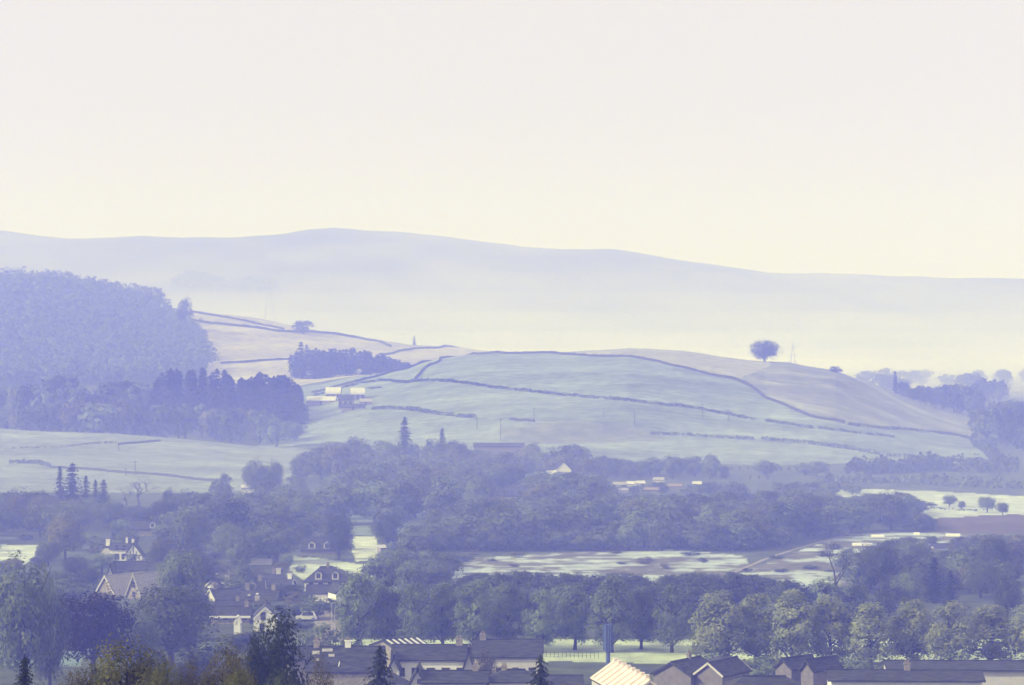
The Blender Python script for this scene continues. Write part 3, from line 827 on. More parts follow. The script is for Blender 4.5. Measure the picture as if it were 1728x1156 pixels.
r = front_px("hall", "low hall whose shallow roof carries pale ribs, under the left lime trees", 676, 500, 66, 1097, 1079, 9, rot=0.55, wall=STONE, cat="hall", over=0.2)
g_ = gz(X(676, 500), 500); ev, rg = z_at(1097, 500 - 4.5 * math.cos(0.55) - 3.3 * math.sin(0.55)) - g_, z_at(1079, 500) - g_
rf = [c for c in r.children if c.name.startswith("roof")][0]
for i in range(6):
    xx = -2.9 + i * 1.15
    part("roof_rib", [slab([(xx, -4.5, ev + 0.2), (xx + 0.4, -4.5, ev + 0.2), (xx + 0.4, 0, rg + 0.2), (xx, 0, rg + 0.2)], 0.09)], TIN, rf)
clear(642, 712, 1078, 1096, 500)

# pale ribbed roof running towards the viewer
def pale_roof():
    a = Vector((X(1035, 445), 445, 0)); b = Vector((X(1096, 421), 421, 0))
    c = (a + b) / 2; d = b - a; L = d.length; rot = math.atan2(d.y, d.x)
    g = gz(c.x, c.y); rg = z_at(1117, 445) - g; ev = rg - 2.3; hw = 3.3
    r = house("pale_roofed_house", "pinkish white ribbed roof catching the sun at the bottom edge", c.x, c.y, L, hw * 2, ev, rg, rot, wall=CREAM, roof=PINK, over=0.25, verge=PINK)
    rf = [k for k in r.children if k.name.startswith("roof")][0]
    n = 8
    for i in range(n):
        xx = -L / 2 + (i + 0.4) * L / n
        part("roof_rib", [slab([(xx, -hw - 0.25, ev + 0.22), (xx + 0.5, -hw - 0.25, ev + 0.22), (xx + 0.5, 0, rg + 0.40), (xx, 0, rg + 0.40)], 0.26),
                          boxg(xx - 0.15, xx + 0.65, -0.3, 0.3, rg + 0.1, rg + 0.72)], PINK, rf)
    SPOTS.append((c.x, c.y, 8)); clear(1003, 1100, 1110, 1150, 440)
pale_roof()

gable_px("bungalow", "pinkish gable of the bungalow beside the pale ribbed roof", 1134, 452, 72, 1138, 1118, 9, turn=-0.55, wall=BRICK, chim=[(1.0, 0.7, 0.8)], group="bungalows at the bottom edge")
gable_px("bungalow", "bungalow with white verges on its twin dark roof, below the right lime trees", 1196, 450, 52, 1138, 1119, 9, turn=-0.55, wall=BRICK, verge=CREAM, group="bungalows at the bottom edge")
front_px("bungalow", "plain dark hipped roof below the first right lime tree", 1226, 478, 62, 1124, 1106, 9, rot=0.1, hip=2.4, wall=STONE, group="bungalows at the bottom edge")
gable_px("bungalow", "small bungalow with two dark slopes under the third right lime tree", 1322, 468, 34, 1126, 1112, 7, turn=-0.75, wall=BRICK, group="bungalows at the bottom edge")
gable_px("bungalow", "small plain walled bungalow touching the two dark slopes, lower right", 1362, 462, 26, 1129, 1114, 7, turn=-0.75, wall=BRICK, group="bungalows at the bottom edge")
clear(1095, 1380, 1100, 1150, 460)
front_px("long_building", "long dark roof running out along the lower right edge", 1612, 470, 230, 1131, 1116, 10, rot=-0.03, wall=CREAM, cat="building", over=0.5)
front_px("long_building", "nearer long dark roof with white eaves at the lower right edge", 1525, 440, 250, 1149, 1132, 9, rot=-0.04, wall=WHITE, cat="building", chim=[(0.5, 1.0, 0.9)], over=0.5)
clear(1395, 1720, 1112, 1150, 460)
front_px("cottage", "low wide roof filling the bottom edge between bungalows and long roofs", 1290, 425, 120, 1162, 1142, 8, hip=2.0, wall=STONE)
front_px("cottage", "dark roof on the bottom edge beneath the open green", 945, 425, 70, 1160, 1141, 8, wall=WHITE)

# --- village centre
def white_house():
    Y = 757
    front_px("white_house", "white house with black timbered gable and three white chimneys", 208, Y, 38, 926, 917, 7, wall=WHITE, roof=SLATE, chim=[(-3.9, 0.9, 1.0, WHITE), (0.9, 1.3, 0.55, WHITE), (2.5, 0.9, 0.6, WHITE)], wins=[(-1.2, 3.0, 1.0, 1.3), (0.6, 3.0, 1.0, 1.3), (-1.2, 0.6, 1.1, 1.4), (0.6, 0.6, 1.1, 1.4)])
    root = bpy.data.objects["white_house"]
    g = gz(X(208, Y), Y)
    # timbered gable wing on the right, hipped pale wing on the left
    w = 4.6; xg = 3.2; yb = -3.5; yf = -5.0; ez = z_at(937, Y - 5) - g; az = z_at(917, Y - 5) - g
    part("gable_wing", [([(xg - w / 2, yf, -1), (xg + w / 2, yf, -1), (xg + w / 2, yf, ez), (xg, yf, az), (xg - w / 2, yf, ez), (xg - w / 2, 0, -1), (xg + w / 2, 0, -1), (xg + w / 2, 0, ez), (xg, 0, az), (xg - w / 2, 0, ez)],
                         [(0, 1, 2, 3, 4), (5, 0, 4, 9), (1, 6, 7, 2), (4, 3, 8, 9), (3, 2, 7, 8)])], WHITE, root)
    part("gable_roof", [slab([(xg - w / 2 - 0.4, yf - 0.3, ez - 0.5), (xg, yf - 0.3, az + 0.2), (xg, 0.2, az + 0.2), (xg - w / 2 - 0.4, 0.2, ez - 0.5)], 0.2), slab([(xg + w / 2 + 0.4, 0.2, ez - 0.5), (xg, 0.2, az + 0.2), (xg, yf - 0.3, az + 0.2), (xg + w / 2 + 0.4, yf - 0.3, ez - 0.5)], 0.2)], SLATE, root)
    for xx, z0, z1 in ((-1.5, 0.6, ez), (-0.75, 1.5, ez + 1.0), (0.0, 1.0, az - 0.6), (0.75, 1.5, ez + 1.0), (1.5, 0.6, ez)):
        part("timber", [boxg(xg + xx - 0.1, xg + xx + 0.1, yf - 0.06, yf - 0.002, z0, z1)], TIMBER, root)
    part("timber", [boxg(xg - w / 2, xg + w / 2, yf - 0.065, yf - 0.003, ez - 0.1, ez + 0.1)], TIMBER, root)
    window(root, xg - 0.1, 0.7, 1.4, 1.3, yf)
    xl = -4.4; hw = 2.2; e2 = z_at(941, Y - 2.5) - g; r2 = z_at(925, Y) - g
    part("side_wing", [boxg(xl - 1.7, xl + 1.7, -3.0, 2.0, -1, e2)], WHITE, root)
    part("side_roof", [([(xl - 2.0, -3.3, e2), (xl + 2.0, -3.3, e2), (xl + 2.0, 2.3, e2), (xl - 2.0, 2.3, e2), (xl - 0.2, -0.6, r2), (xl + 1.2, -0.6, r2)], [(0, 1, 5, 4), (1, 2, 5), (2, 3, 4, 5), (3, 0, 4), (3, 2, 1, 0)])], SLATE_PALE, root)
    clear(165, 252, 905, 948, Y)
white_house()
front_px("slate_house", "dark slate roof low in front of the timbered white house", 226, 715, 62, 962, 948, 7, wall=STONE, chim=[(3.8, 0.7, 0.8)]); clear(196, 256, 946, 966, 715)
gable_px("cottage", "small steep white gable below the timbered white house", 186, 690, 13, 971, 952, 6, wall=WHITE); clear(178, 196, 950, 974, 690)
gable_px("stone_house", "stone house with steep roof slopes coloured as sunlit behind the copper beech", 178, 652, 46, 1003, 972, 12, turn=-0.62, wall=STONE, roof=SLATE_PALE, endwins=[(-1, 0.2, 3.6, 0.9, 1.3)], verge=CREAM)
gable_px("stone_house", "steep roofed stone house with pale slope, right of the other sunlit-coloured roofs", 226, 648, 34, 1004, 969, 11, turn=-0.62, wall=STONE, roof=SLATE_PALE, endwins=[(-1, 0.0, 2.5, 0.9, 1.3), (-1, 0.0, 0.4, 0.9, 1.2)]); clear(152, 252, 966, 1018, 650)
front_px("slate_house", "roof with small white gable deep in the trees above the timbered house", 240, 850, 52, 893, 879, 8, wall=STONE, roof=SLATE, dormers=[(3.4, 1.5)]); clear(222, 268, 876, 890, 850)
centre = [
    (366, 712, 34, 976, 964, 7, 0.35, STONE, "slate cottage with tall pale chimney at the village's upper left", [(-1.8, 1.6, 0.7, WHITE)], SLATE),
    (440, 705, 74, 978, 969, 7, 0.03, STONE, "long slate roof with a chimney at each end behind the village roofs", [(-4.4, 1.2, 1.0), (4.2, 1.2, 1.1, CREAM), (3.0, 0.9, 0.6)], SLATE),
    (374, 676, 34, 992, 979, 6, 0.55, WHITE, "small whitewashed house with dark roof at the village's left side", [(1.4, 1.0, 0.8, CREAM)], SLATE),
    (468, 682, 52, 990, 977, 7, -0.12, WHITE, "slate roof with sunlit right chimney above the village car park", [(2.9, 1.1, 0.9, WHITE)], SLATE),
    (418, 668, 54, 998, 981, 7, 0.12, WHITE, "slate roof with central white dormers in the village middle", [(2.7, 0.9, 0.8)], SLATE),
    (380, 645, 50, 1012, 994, 7, 0.42, CREAM, "turned slate roof with pale verge in the village's lower left", [(-2.3, 1.0, 0.8)], SLATE),
    (440, 645, 60, 1013, 996, 7, -0.08, WHITE, "plain slate roof in the village's lower middle", [(-2.9, 0.9, 0.8), (2.8, 0.9, 0.8)], SLATE),
    (405, 622, 78, 1032, 1014, 7, 0.05, WHITE, "wide slate roof just behind the long white eaves", [(3.6, 0.8, 0.9, CREAM), (-0.5, 0.6, 0.7)], SLATE),
]
for px, Y, w, e, rd, W, rot, wl, lab, ch, rfm in centre:
    front_px("village_house", lab, px, Y, w, e, rd, W, rot, wall=wl, roof=rfm, chim=ch, group="houses of the village centre", verge=CREAM if w < 56 else None, dormers=[(-0.8, 1.4), (1.0, 1.4)] if "dormers" in lab else ())
for o_, k_ in [(o, i) for i, o in enumerate([o for o in bpy.data.objects if o.name.startswith("village_house")])]:
    rf_ = [c for c in o_.children if c.name.startswith("roof")]
    if rf_ and k_ % 2 == 0:
        zs_ = [v.co.z for v in rf_[0].data.vertices]; ys_ = [v.co.y for v in rf_[0].data.vertices]
        for q_ in range(2 + k_ % 3):
            rooflight(rf_[0], -2.2 + 1.7 * q_, 0.45 + 0.1 * (q_ % 2), 0.6, 0.75, min(zs_) + 0.1, max(zs_) - 0.1, -min(ys_), TIN if q_ == 1 else SLATE_PALE)
clear(350, 492, 960, 1034, 640)
r = front_px("long_cottage", "long cottage with bright white eaves board left of the white gable house", 391, 596, 64, 1038, 1024, 6, wall=STONE, roof=SLATE, wins=wrow(4, 7.6, 0.8, 0.9, 1.2), chim=[(3.0, 0.8, 0.8)])
g_ = gz(X(391, 596), 596)
part("eaves_board", [boxg(-4.1, 4.1, -3.62, -3.46, z_at(1038, 593) - g_ - 0.55, z_at(1038, 593) - g_ - 0.1)], TRIM, r)
gable_px("garden_shed", "small pale pointed shed in front of the long cottage", 400, 572, 11, 1052, 1042, 3, wall=WHITE, roof=WHITE, cat="shed", over=0.1)
r = gable_px("white_gable_house", "white gabled house with two dark windows beside the cypress", 448, 578, 40, 1044, 1025, 8, turn=0.08, wall=WHITE, endwins=[(-1, 0.45, 2.3, 0.9, 1.5), (-1, 0.75, 0.05, 0.75, 1.5)], verge=TRIM, over=0.15)
clear(350, 425, 1030, 1064, 590); clear(425, 470, 1022, 1072, 578)
r = front_px("hipped_house", "white house with dark hipped roof and two white dormers below the bright meadow", 551, 672, 70, 980, 957, 8, hip=3.2, wall=WHITE, roof=SLATE, dormers=[(-1.6, 1.5), (2.2, 1.5)], wins=wrow(4, 8.6, 0.8, 0.9, 1.3), chim=[(0.3, 0.5, 0.6)])
clear(510, 590, 955, 990, 672)
front_px("slate_house", "lower slate roof in front of the hipped white house", 545, 640, 50, 1001, 988, 6, wall=WHITE, roof=SLATE)
gable_px("cottage", "white gable right beside the lower slate roof by the limes", 580, 632, 28, 1000, 988, 7, turn=0.35, wall=WHITE, roof=SLATE); clear(520, 596, 985, 1010, 636)
front_px("slate_house", "slate house with pale gable verges in the trees above the bright meadow", 538, 778, 58, 928, 908, 8, wall=STONE, roof=SLATE, verge=TRIM, dormers=[(-1.6, 1.8), (2.4, 1.8)]); clear(508, 568, 904, 932, 778)
front_px("garden_shed", "small shed with bright roof right of the small bright meadow", 644, 770, 10, 925, 920, 2.5, rot=0.4, wall=STONE, roof=TIN, cat="shed", over=0.1); clear(638, 650, 918, 926, 770)
front_px("village_house", "pale stone wall and roof behind the village below the tall garden trees", 440, 745, 34, 962, 944, 7, wall=BRICK, roof=SLATE_PALE, group="houses of the village centre"); clear(424, 458, 940, 968, 745)

# --- middle distance
front_px("terraced_house", "long low terrace with row of white windows at the foot of the hill", 842, 1290, 84, 753, 748, 6, wall=BRICK, roof=SLATE, wins=wrow(6, 21, 2.6, 1.2, 1.2), group="houses below the hill"); clear(800, 886, 743, 756, 1290)
gable_px("white_cottage", "white gabled cottage among the trees below the hill", 951, 1130, 27, 792, 779, 8, turn=0.1, wall=WHITE, roof=SLATE, endwins=[(-1, -1.1, 0.3, 1.0, 2.0), (-1, 1.3, 0.3, 1.0, 2.0)], over=0.15)
front_px("white_cottage", "low white wing left of the gabled cottage below the hill", 931, 1135, 18, 793, 788, 5, wall=WHITE, roof=SLATE, over=0.1); clear(918, 968, 776, 799, 1130)
front_px("village_house", "pale house showing through gaps in the woodland right of the tall firs", 858, 1020, 50, 836, 818, 8, wall=CREAM, roof=SLATE, wins=wrow(4, 10, 2.2, 1.0, 1.6), verge=TRIM); clear(834, 884, 814, 848, 1020)
for i, (px, py, w, lab) in enumerate([(1046, 813, 22, "shed with pale roof, leftmost of the allotment row"), (1064, 812, 14, "small bright roofed allotment hut, second from the left"), (1080, 811, 15, "brightest flat roofed hut in the middle of the allotments"), (1112, 805, 18, "pale hut set higher behind the allotment row"), (1052, 823, 16, "low hut in front of the leftmost allotment shed"), (1100, 822, 26, "long reddish shed at the front of the allotments"), (1140, 816, 24, "reddish shed in the allotments' right half"), (1176, 812, 14, "bright little roof at the allotments' right end")]):
    Y = 295000.0 / (py + 8 - HOR)
    front_px("allotment_shed", lab, px, Y, w, py + 5, py + 1, 3, rot=RNG.uniform(-0.3, 0.3), wall=BRICK if "reddish" in lab else CREAM, roof=POT if "reddish" in lab else (TIN if "bright" in lab else SLATE_PALE), cat="shed", group="allotment sheds", over=0.15)
    clear(px - w / 2, px + w / 2, py - 3, py + 9, Y)
for px, Y, w, e, rd, lab in [(1250, 1225, 40, 808, 800, "brownish house left of the round tree pair below the hill"), (1330, 1215, 40, 810, 802, "brownish house between the two round trees below the hill"), (1282, 1150, 44, 828, 820, "low brown roof in front of the round trees")]:
    front_px("brown_house", lab, px, Y, w, e, rd, 7, rot=RNG.uniform(-0.2, 0.2), wall=BRICK, roof=POT, wins=wrow(3, w / FPX * Y, 1.0), group="houses below the hill"); clear(px - 20, px + 20, rd - 2, e + 5, Y)
front_px("pale_barn", "thin bright roof in the trees left of the mid-distance tall tree", 418, 1060, 18, 823, 819, 5, wall=WHITE, roof=TIN, cat="barn"); clear(408, 428, 816, 826, 1060)
front_px("bungalow", "pinkish house end in trees above the dark right-hand trees", 1590, 800, 34, 932, 918, 7, rot=0.3, wall=CREAM, roof=SLATE); clear(1576, 1600, 914, 930, 800)

def tunnel(px, py, label, wpx=20):
    """A low white growing tunnel: ribbed half-round cover on hoops with an end sheet."""
    p = at(px, py)
    root = link("growing_tunnel", None, loc=p, rz=RNG.uniform(-0.08, 0.08)); tag(root, label, "tunnel", "growing tunnels by the marsh")
    L, H = wpx / FPX * p.y, 0.75; n = 8
    V, F = [], []
    m = 7
    for k in range(m):
        for i in range(n + 1):
            a = math.pi * i / n; b = 1 + (0.05 if k % 2 else 0)
            V.append((-L / 2 + L * k / (m - 1), math.cos(a) * 0.9 * b, math.sin(a) * H * b))
    for k in range(m - 1):
        for i in range(n): F.append((k * (n + 1) + i, k * (n + 1) + i + 1, (k + 1) * (n + 1) + i + 1, (k + 1) * (n + 1) + i))
    part("cover", [(V, F)], TRIM, root)
    for k in (0, m - 1):
        part("end_sheet", [([V[k * (n + 1) + i] for i in range(n + 1)], [tuple(range(n + 1))])], CREAM, root)
    clear(px - wpx / 2, px + wpx / 2, py - 5, py, p.y)
for px, py, lab, w in [(1481, 907, "low white tunnel, highest of those on the marsh's right edge", 22), (1446, 921, "low white tunnel, left one of the nearer pair by the marsh", 16), (1463, 921, "low white tunnel, right one of the nearer pair by the marsh", 14), (1547, 903, "short white tunnel below the dark belt's right end", 10), (1608, 905, "low white tunnel beside the ploughed field", 24)]:
    tunnel(px, py, lab, w)

# --- hill farm
def barn_px(name, label, px, base_py, wpx, eave_h, ridge_h, W, rot=0.0, wall=BRICK, roof=TIN, curved=False):
    p = at(px, base_py, 1500, 2000)
    L = wpx / FPX * p.y
    if not curved:
        return house(name, label, p.x, p.y, L, W, eave_h, ridge_h, rot, wall=wall, roof=roof, cat="barn", group="barns of the hill farm", over=0.2, door=0.0)
    root = link(name, None, loc=p, rz=rot); tag(root, label, "barn", "barns of the hill farm")
    n = 10; arc = [(math.cos(math.pi * i / n) * W / 2, eave_h + math.sin(math.pi * i / n) * (ridge_h - eave_h)) for i in range(n + 1)]
    V = [(-L / 2, y, z) for y, z in arc] + [(L / 2, y, z) for y, z in arc]; m = n + 1
    F = [(i, i + 1, i + 1 + m, i + m) for i in range(n)]
    part("roof", [(V, F)], roof, root)
    part("wall", [boxg(-L / 2 + 0.05, L / 2 - 0.05, -W / 2 + 0.1, W / 2 - 0.1, -1.5, eave_h), ([(L / 2 - 0.2, y * 0.97, z - 0.05) for y, z in arc], [tuple(range(m))]), ([(-L / 2 + 0.2, y * 0.97, z - 0.05) for y, z in arc], [tuple(range(m))[::-1]])], wall, root)
    for k in range(3):
        part("bay_door", [boxg(-L / 2 + L * (k + 0.2) / 3, -L / 2 + L * (k + 0.8) / 3, -W / 2 + 0.02, -W / 2 + 0.08, 0, eave_h * 0.9)], TIMBER, root)
    return root
barn_px("long_shed", "long white roofed shed at the left of the hill farm", 543, 683, 48, 2.4, 4.6, 9, -0.05, wall=STONE)
barn_px("curved_barn", "white round-topped barn behind the hill farm's long shed", 563, 672, 26, 2.6, 6.4, 12, 0.0, wall=STONE, curved=True)
barn_px("curved_barn", "dark round-topped barn in the middle of the hill farm", 584, 687, 25, 3.6, 6.8, 11, math.pi / 2 * 0.0, wall=STONE, roof=SLATE, curved=True)
barn_px("curved_barn", "white round-topped barn right of the dark one at the hill farm", 603, 674, 24, 2.8, 6.4, 12, 0.1, wall=STONE, curved=True)
barn_px("farm_shed", "low grey shed at the right end of the hill farm", 617, 684, 20, 2.0, 3.6, 6, 0.1, wall=STONE, roof=SLATE_PALE)
barn_px("farm_shed", "low dark lean-to below the hill farm's barns", 596, 692, 40, 1.6, 3.0, 6, 0.05, wall=STONE, roof=SLATE)

# --- lane, parked cars, lamp posts, mast, poles, fence
def ribbon(name, line, width, mat, lift=0.06, kind="structure"):
    P = path_pts(line, 3.0); S = side_dirs(P)
    V, F = [], []
    for p, s in zip(P, S):
        for k in (-0.5, 0, 0.5):
            q = p + s * width * k; V.append((q.x, q.y, gz(q.x, q.y) + lift + (0.03 if k == 0 else 0)))
    for i in range(len(P) - 1):
        for k in range(2): F.append((i * 3 + k, i * 3 + k + 1, (i + 1) * 3 + k + 1, (i + 1) * 3 + k))
    return tag(link(name, mesh_from(name, V, F, mat)), kind=kind)
ribbon("lane", [(556, 1085), (554, 1062), (549, 1040), (546, 1024), (543, 1010)], 5.2, ROAD)
ribbon("verge", [(1235, 968), (1290, 945), (1350, 925), (1430, 901), (1520, 899), (1700, 903)], 1.3, ROAD)
clear(522, 568, 1018, 1064, 590)
def car(px, py, label, paint, rot, van=False):
    p = at(px, py)
    root = link("parked_car", None, loc=(p.x, p.y, p.z + 0.1), rz=rot); tag(root, label, "car", "cars parked on the lane")
    H = 1.9 if van else 1.45
    low = [(-2.1, 0.35), (-2.15, 0.75), (-2.0, 0.92), (-1.1, 1.0), (1.5, 0.98), (2.1, 0.85), (2.15, 0.45), (2.1, 0.3)]
    cab = [(-1.25, 0.98), (-0.7, H - 0.05), (-0.4, H), (1.2, H), (1.55, H - 0.15), (1.95, 0.96)]
    def prism(pr, w0, w1):
        n = len(pr); zm = min(z for _, z in pr); zM = max(z for _, z in pr)
        ww = lambda z: w0 + (w1 - w0) * (z - zm) / (zM - zm)
        V = [(x, -ww(z), z) for x, z in pr] + [(x, ww(z), z) for x, z in pr]
        return V, [tuple(range(n)), tuple(range(n, 2 * n))[::-1]] + [(i, i + n, (i + 1) % n + n, (i + 1) % n) for i in range(n)]
    b = part("body", [prism(low, 0.84, 0.86)], paint, root)
    part("cabin", [prism(cab, 0.80, 0.62)], paint, root)
    part("windscreen", [slab([(-1.24, -0.68, 1.05), (-1.24, 0.68, 1.05), (-0.78, 0.58, H - 0.1), (-0.78, -0.58, H - 0.1)], 0.03)], GLASS, root)
    for s in (-1, 1):
        part("side_window", [([(-0.95, s * 0.805, 1.06), (1.5, s * 0.805, 1.06), (1.25, s * 0.675, H - 0.14), (-0.6, s * 0.675, H - 0.14)], [(0, 1, 2, 3)])], GLASS, root)
        part("headlight", [boxg(-2.17, -2.08, s * 0.62 - 0.16, s * 0.62 + 0.16, 0.62, 0.78)], TRIM, root)
        for xx in (-1.35, 1.35):
            wl = part("wheel", [tube([(xx, s * 0.70, 0.31), (xx, s * 0.89, 0.31)], [0.31, 0.31], 14)], TIMBER, root)
            part("hub", [tube([(xx, s * 0.885, 0.31), (xx, s * 0.90, 0.31)], [0.17, 0.15], 10)], GALV, wl)
RED = noise_mat("dark_car_paint", (0.05, 0.03, 0.035), (0.06, 0.035, 0.04), scale=1, rough=0.3, spec=0.6)
SILVER = noise_mat("silver_car_paint", (0.45, 0.45, 0.46), (0.5, 0.5, 0.51), scale=1, rough=0.3, spec=0.6)
car(527, 1028, "pale car, rearmost of those parked on the village lane", TRIM, 1.45)
car(529, 1038, "dark car with bright roof in the middle of the parked cars", RED, 1.35)
car(517, 1049, "white car parked sideways in front of the other cars", TRIM, 0.05, True)
car(536, 1027, "silver car beside the rearmost parked car on the lane", SILVER, 1.5)

def pole(px, base_py, top_py, label, y0=260.0, y1=7000.0, name="utility_pole", r=0.16, arm=True, group="utility poles", cat="pole"):
    p = at(px, base_py, y0, y1)
    h = z_at(top_py, p.y) - p.z
    root = link(name, None, loc=p); tag(root, label, cat, group)
    part("shaft", [tube([(0, 0, -0.5), (0, 0, h)], [r, r * 0.7], 8)], TIMBER if arm else GALV, root)
    if arm:
        part("crossarm", [boxg(-0.9, 0.9, -0.07, 0.07, h - 0.6, h - 0.45)], TIMBER, root)
        for xx in (-0.75, 0.75):
            part("insulator", [tube([(xx, 0, h - 0.45), (xx, 0, h - 0.2)], [0.06, 0.04], 6)], TRIM, root)
    else:
        part("lamp_arm", [tube([(0, 0, h), (0.25, -0.3, h + 0.25), (0.5, -0.8, h + 0.3)], [0.06, 0.05, 0.04], 6)], GALV, root)
        part("lantern", [boxg(0.35, 0.65, -1.25, -0.75, h + 0.22, h + 0.36)], GALV, root)
    return root
pole(560, 1066, 1019, "tall thin lamp post standing beside the village lane", name="street_lamp", arm=False, group="lamp posts", cat="street lamp", r=0.09)
pole(565, 1062, 1026, "second thin lamp post close to the lime trees by the lane", name="street_lamp", arm=False, group="lamp posts", cat="street lamp", r=0.08)
clear(555, 568, 1018, 1064, 560)
for px, b, t, lab in [(805, 727, 705, "utility pole left of the low bank on the hill"), (845, 744, 706, "tallest utility pole near the terrace at the hill's foot"), (901, 706, 688, "utility pole above the short dark wall on the hill"), (1019, 704, 688, "utility pole above the shaded bank"), (1071, 721, 692, "utility pole standing on the right end of the shaded bank"), (1186, 706, 681, "utility pole on the middle hedge of the hill"), (1229, 712, 690, "rightmost utility pole crossing the hill"), (200, 760, 748, "small pole in the left field by the dry wall"), (228, 803, 777, "tall pole at the lower edge of the left field"), (212, 803, 790, "short pole beside the tall one in the left field")]:
    pole(px, b, t, lab, 1050, 2100, r=0.17)

def mast():
    x, y = X(1026, 512), 512; p = Vector((x, y, gz(x, y)))
    root = link("telecom_mast", None, loc=p); tag(root, "dark blue phone mast with stacked panels standing before the lime trees", "mast")
    h = z_at(1053, 512) - p.z
    part("shaft", [tube([(0, 0, -0.5), (0, 0, h)], [0.42, 0.34], 12)], BLUE, root)
    for k in range(6):
        z0 = h * 0.42 + k * (h * 0.58 - 0.1) / 6
        part("panel_ring", [tube([(0, 0, z0), (0, 0, z0 + 0.62)], [0.72, 0.72], 6), tube([(0, 0, z0 + 0.64), (0, 0, z0 + 0.72)], [0.8, 0.8], 12)], BLUE, root)
    for k in range(6):
        a = k * math.pi / 3
        part("panel_antenna", [tube([(math.cos(a) * 0.78, math.sin(a) * 0.78, h * 0.45), (math.cos(a) * 0.78, math.sin(a) * 0.78, h + 0.1)], [0.09, 0.09], 6)], BLUE, root)
    clear(1014, 1036, 1050, 1114, 512)
mast()
def fence(px0, px1, py0, py1, label):
    a, b = at(px0, py0), at(px1, py1)
    root = link("post_fence", None, loc=(0, 0, 0)); tag(root, label, "fence")
    n = 14
    for i in range(n + 1):
        p = a.lerp(b, i / n); z = gz(p.x, p.y)
        part("post", [boxg(p.x - 0.04, p.x + 0.04, p.y - 0.04, p.y + 0.04, z - 0.3, z + 1.0)], TIMBER, root)
    for hgt in (0.5, 0.9):
        part("rail", [tube([(a.x, a.y - 0.09, a.z + hgt), (b.x, b.y - 0.09, b.z + hgt)], [0.012, 0.012], 5)], TIMBER, root)
fence(915, 1010, 1109, 1113, "dark post fence along the near side of the open green")
def pylon(px, Y, top_py, label):
    x = X(px, Y); g = gz(x, Y); h = max(z_at(top_py, Y) - g, 24)
    root = link("pylon", None, loc=(x, Y, g)); tag(root, label, "pylon", "pylons in the mist")
    b = h * 0.13
    for sx in (-1, 1):
        for sy in (-1, 1):
            part("leg", [tube([(sx * b, sy * b, -1), (sx * b * 0.35, sy * b * 0.35, h * 0.6), (0, 0, h)], [0.16, 0.13, 0.09], 4)], GALV, root)
    for z, w in ((h * 0.62, 4.5), (h * 0.75, 5.5), (h * 0.88, 4.0)):
        part("crossarm", [tube([(-w, 0, z), (0, 0, z + 0.8), (w, 0, z)], [0.1, 0.16, 0.1], 4)], GALV, root)
    for k in range(5):
        z = h * (0.08 + 0.11 * k); s = b * (1 - 0.65 * z / (h * 0.6))
        part("brace", [tube([(-s, -s, z), (s, -s, z + h * 0.1)], [0.06, 0.06], 4), tube([(s, -s, z), (-s, -s, z + h * 0.1)], [0.06, 0.06], 4)], GALV, root)
pylon(455, 3300, 466, "faint pylon standing in the mist left of the hill")
pylon(1338, 2700, 578, "faint pylon in the mist just right of the lone hilltop tree")

# --- walls and hedges of the fields
stone_wall([(742, 606), (775, 599), (800, 598), (850, 597), (900, 596.5), (940, 597), (1000, 602), (1070, 604), (1130, 617), (1180, 629), (1242, 641), (1265, 652), (1290, 671), (1335, 690), (1370, 705), (1425, 716)], 1.45, "long dark wall along the crest and down the right shoulder of the hill", 1500, 2050, 0.8)
hedge([(1432, 718), (1500, 725), (1570, 730), (1610, 735), (1652, 745)], 1.5, 1.5, "dark hedge along the pink pasture's lower edge", "dark", 1450, 2050, 0.5, 7, "hedges across the hillside")
stone_wall([(526, 663), (600, 645), (690, 622), (738, 606)], 1.5, "thin wall climbing from the hill farm to the crest", 1600, 2050, 0.7)
hedge([(530, 668), (560, 660), (600, 650), (640, 643), (700, 645), (830, 656), (950, 668), (1050, 676), (1100, 683), (1180, 691), (1260, 707), (1275, 709)], 1.6, 1.7, "thick dark hedge sweeping across the middle of the hill", "dark", 1450, 2050, 0.5, 7, "hedges across the hillside")
hedge([(1292, 712), (1340, 719), (1372, 723)], 1.4, 1.4, "short hedge piece between gaps on the hill's right side", "dark", 1450, 2050, 0.5, 7, "hedges across the hillside")
hedge([(1380, 724), (1440, 731), (1510, 739)], 1.2, 1.3, "thin hedge fading out on the hill's right side", "dark", 1450, 2050, 0.5, 7, "hedges across the hillside")
hedge([(628, 692), (660, 691), (690, 692), (715, 696), (740, 701), (770, 704), (802, 706)], 2.0, 2.0, "dark hedge running right from the hill farm", "dark", 1350, 1900, 0.5, 8, "hedges across the hillside")
stone_wall([(860, 709), (880, 711), (902, 712)], 1.3, "short separate dark wall left of the shaded bank", 1350, 1900, 0.7)
hedge([(1098, 733), (1160, 735), (1240, 741), (1272, 743)], 1.5, 1.5, "dark hedge starting at the shaded bank's right end", "dark", 1300, 1900, 0.45, 7, "hedges across the hillside")
hedge([(1286, 743), (1350, 748), (1440, 760), (1500, 770), (1590, 776), (1680, 783)], 1.8, 1.7, "lowest long hedge on the right part of the hill", "dark", 1250, 1900, 0.45, 7, "hedges across the hillside")
stone_wall([(700, 641), (712, 627), (728, 616), (744, 607)], 1.5, "short curved wall beside the dark wedge below the crest", 1600, 2050, 0.7)
stone_wall([(322, 527), (400, 540), (440, 549), (480, 557)], 1.7, "uppermost wall on the pale slope right of the wooded hill", 2150, 2800, 0.9, group="walls on the pale slope")
stone_wall([(315, 540), (400, 551), (500, 562), (600, 570), (638, 577), (660, 586)], 2.0, "long wall crossing the middle of the pale slope", 2150, 2800, 1.0, group="walls on the pale slope")
stone_wall([(372, 614), (410, 613), (450, 609), (500, 607)], 1.8, "lower wall at the foot of the pale slope", 2080, 2800, 0.9, group="walls on the pale slope")
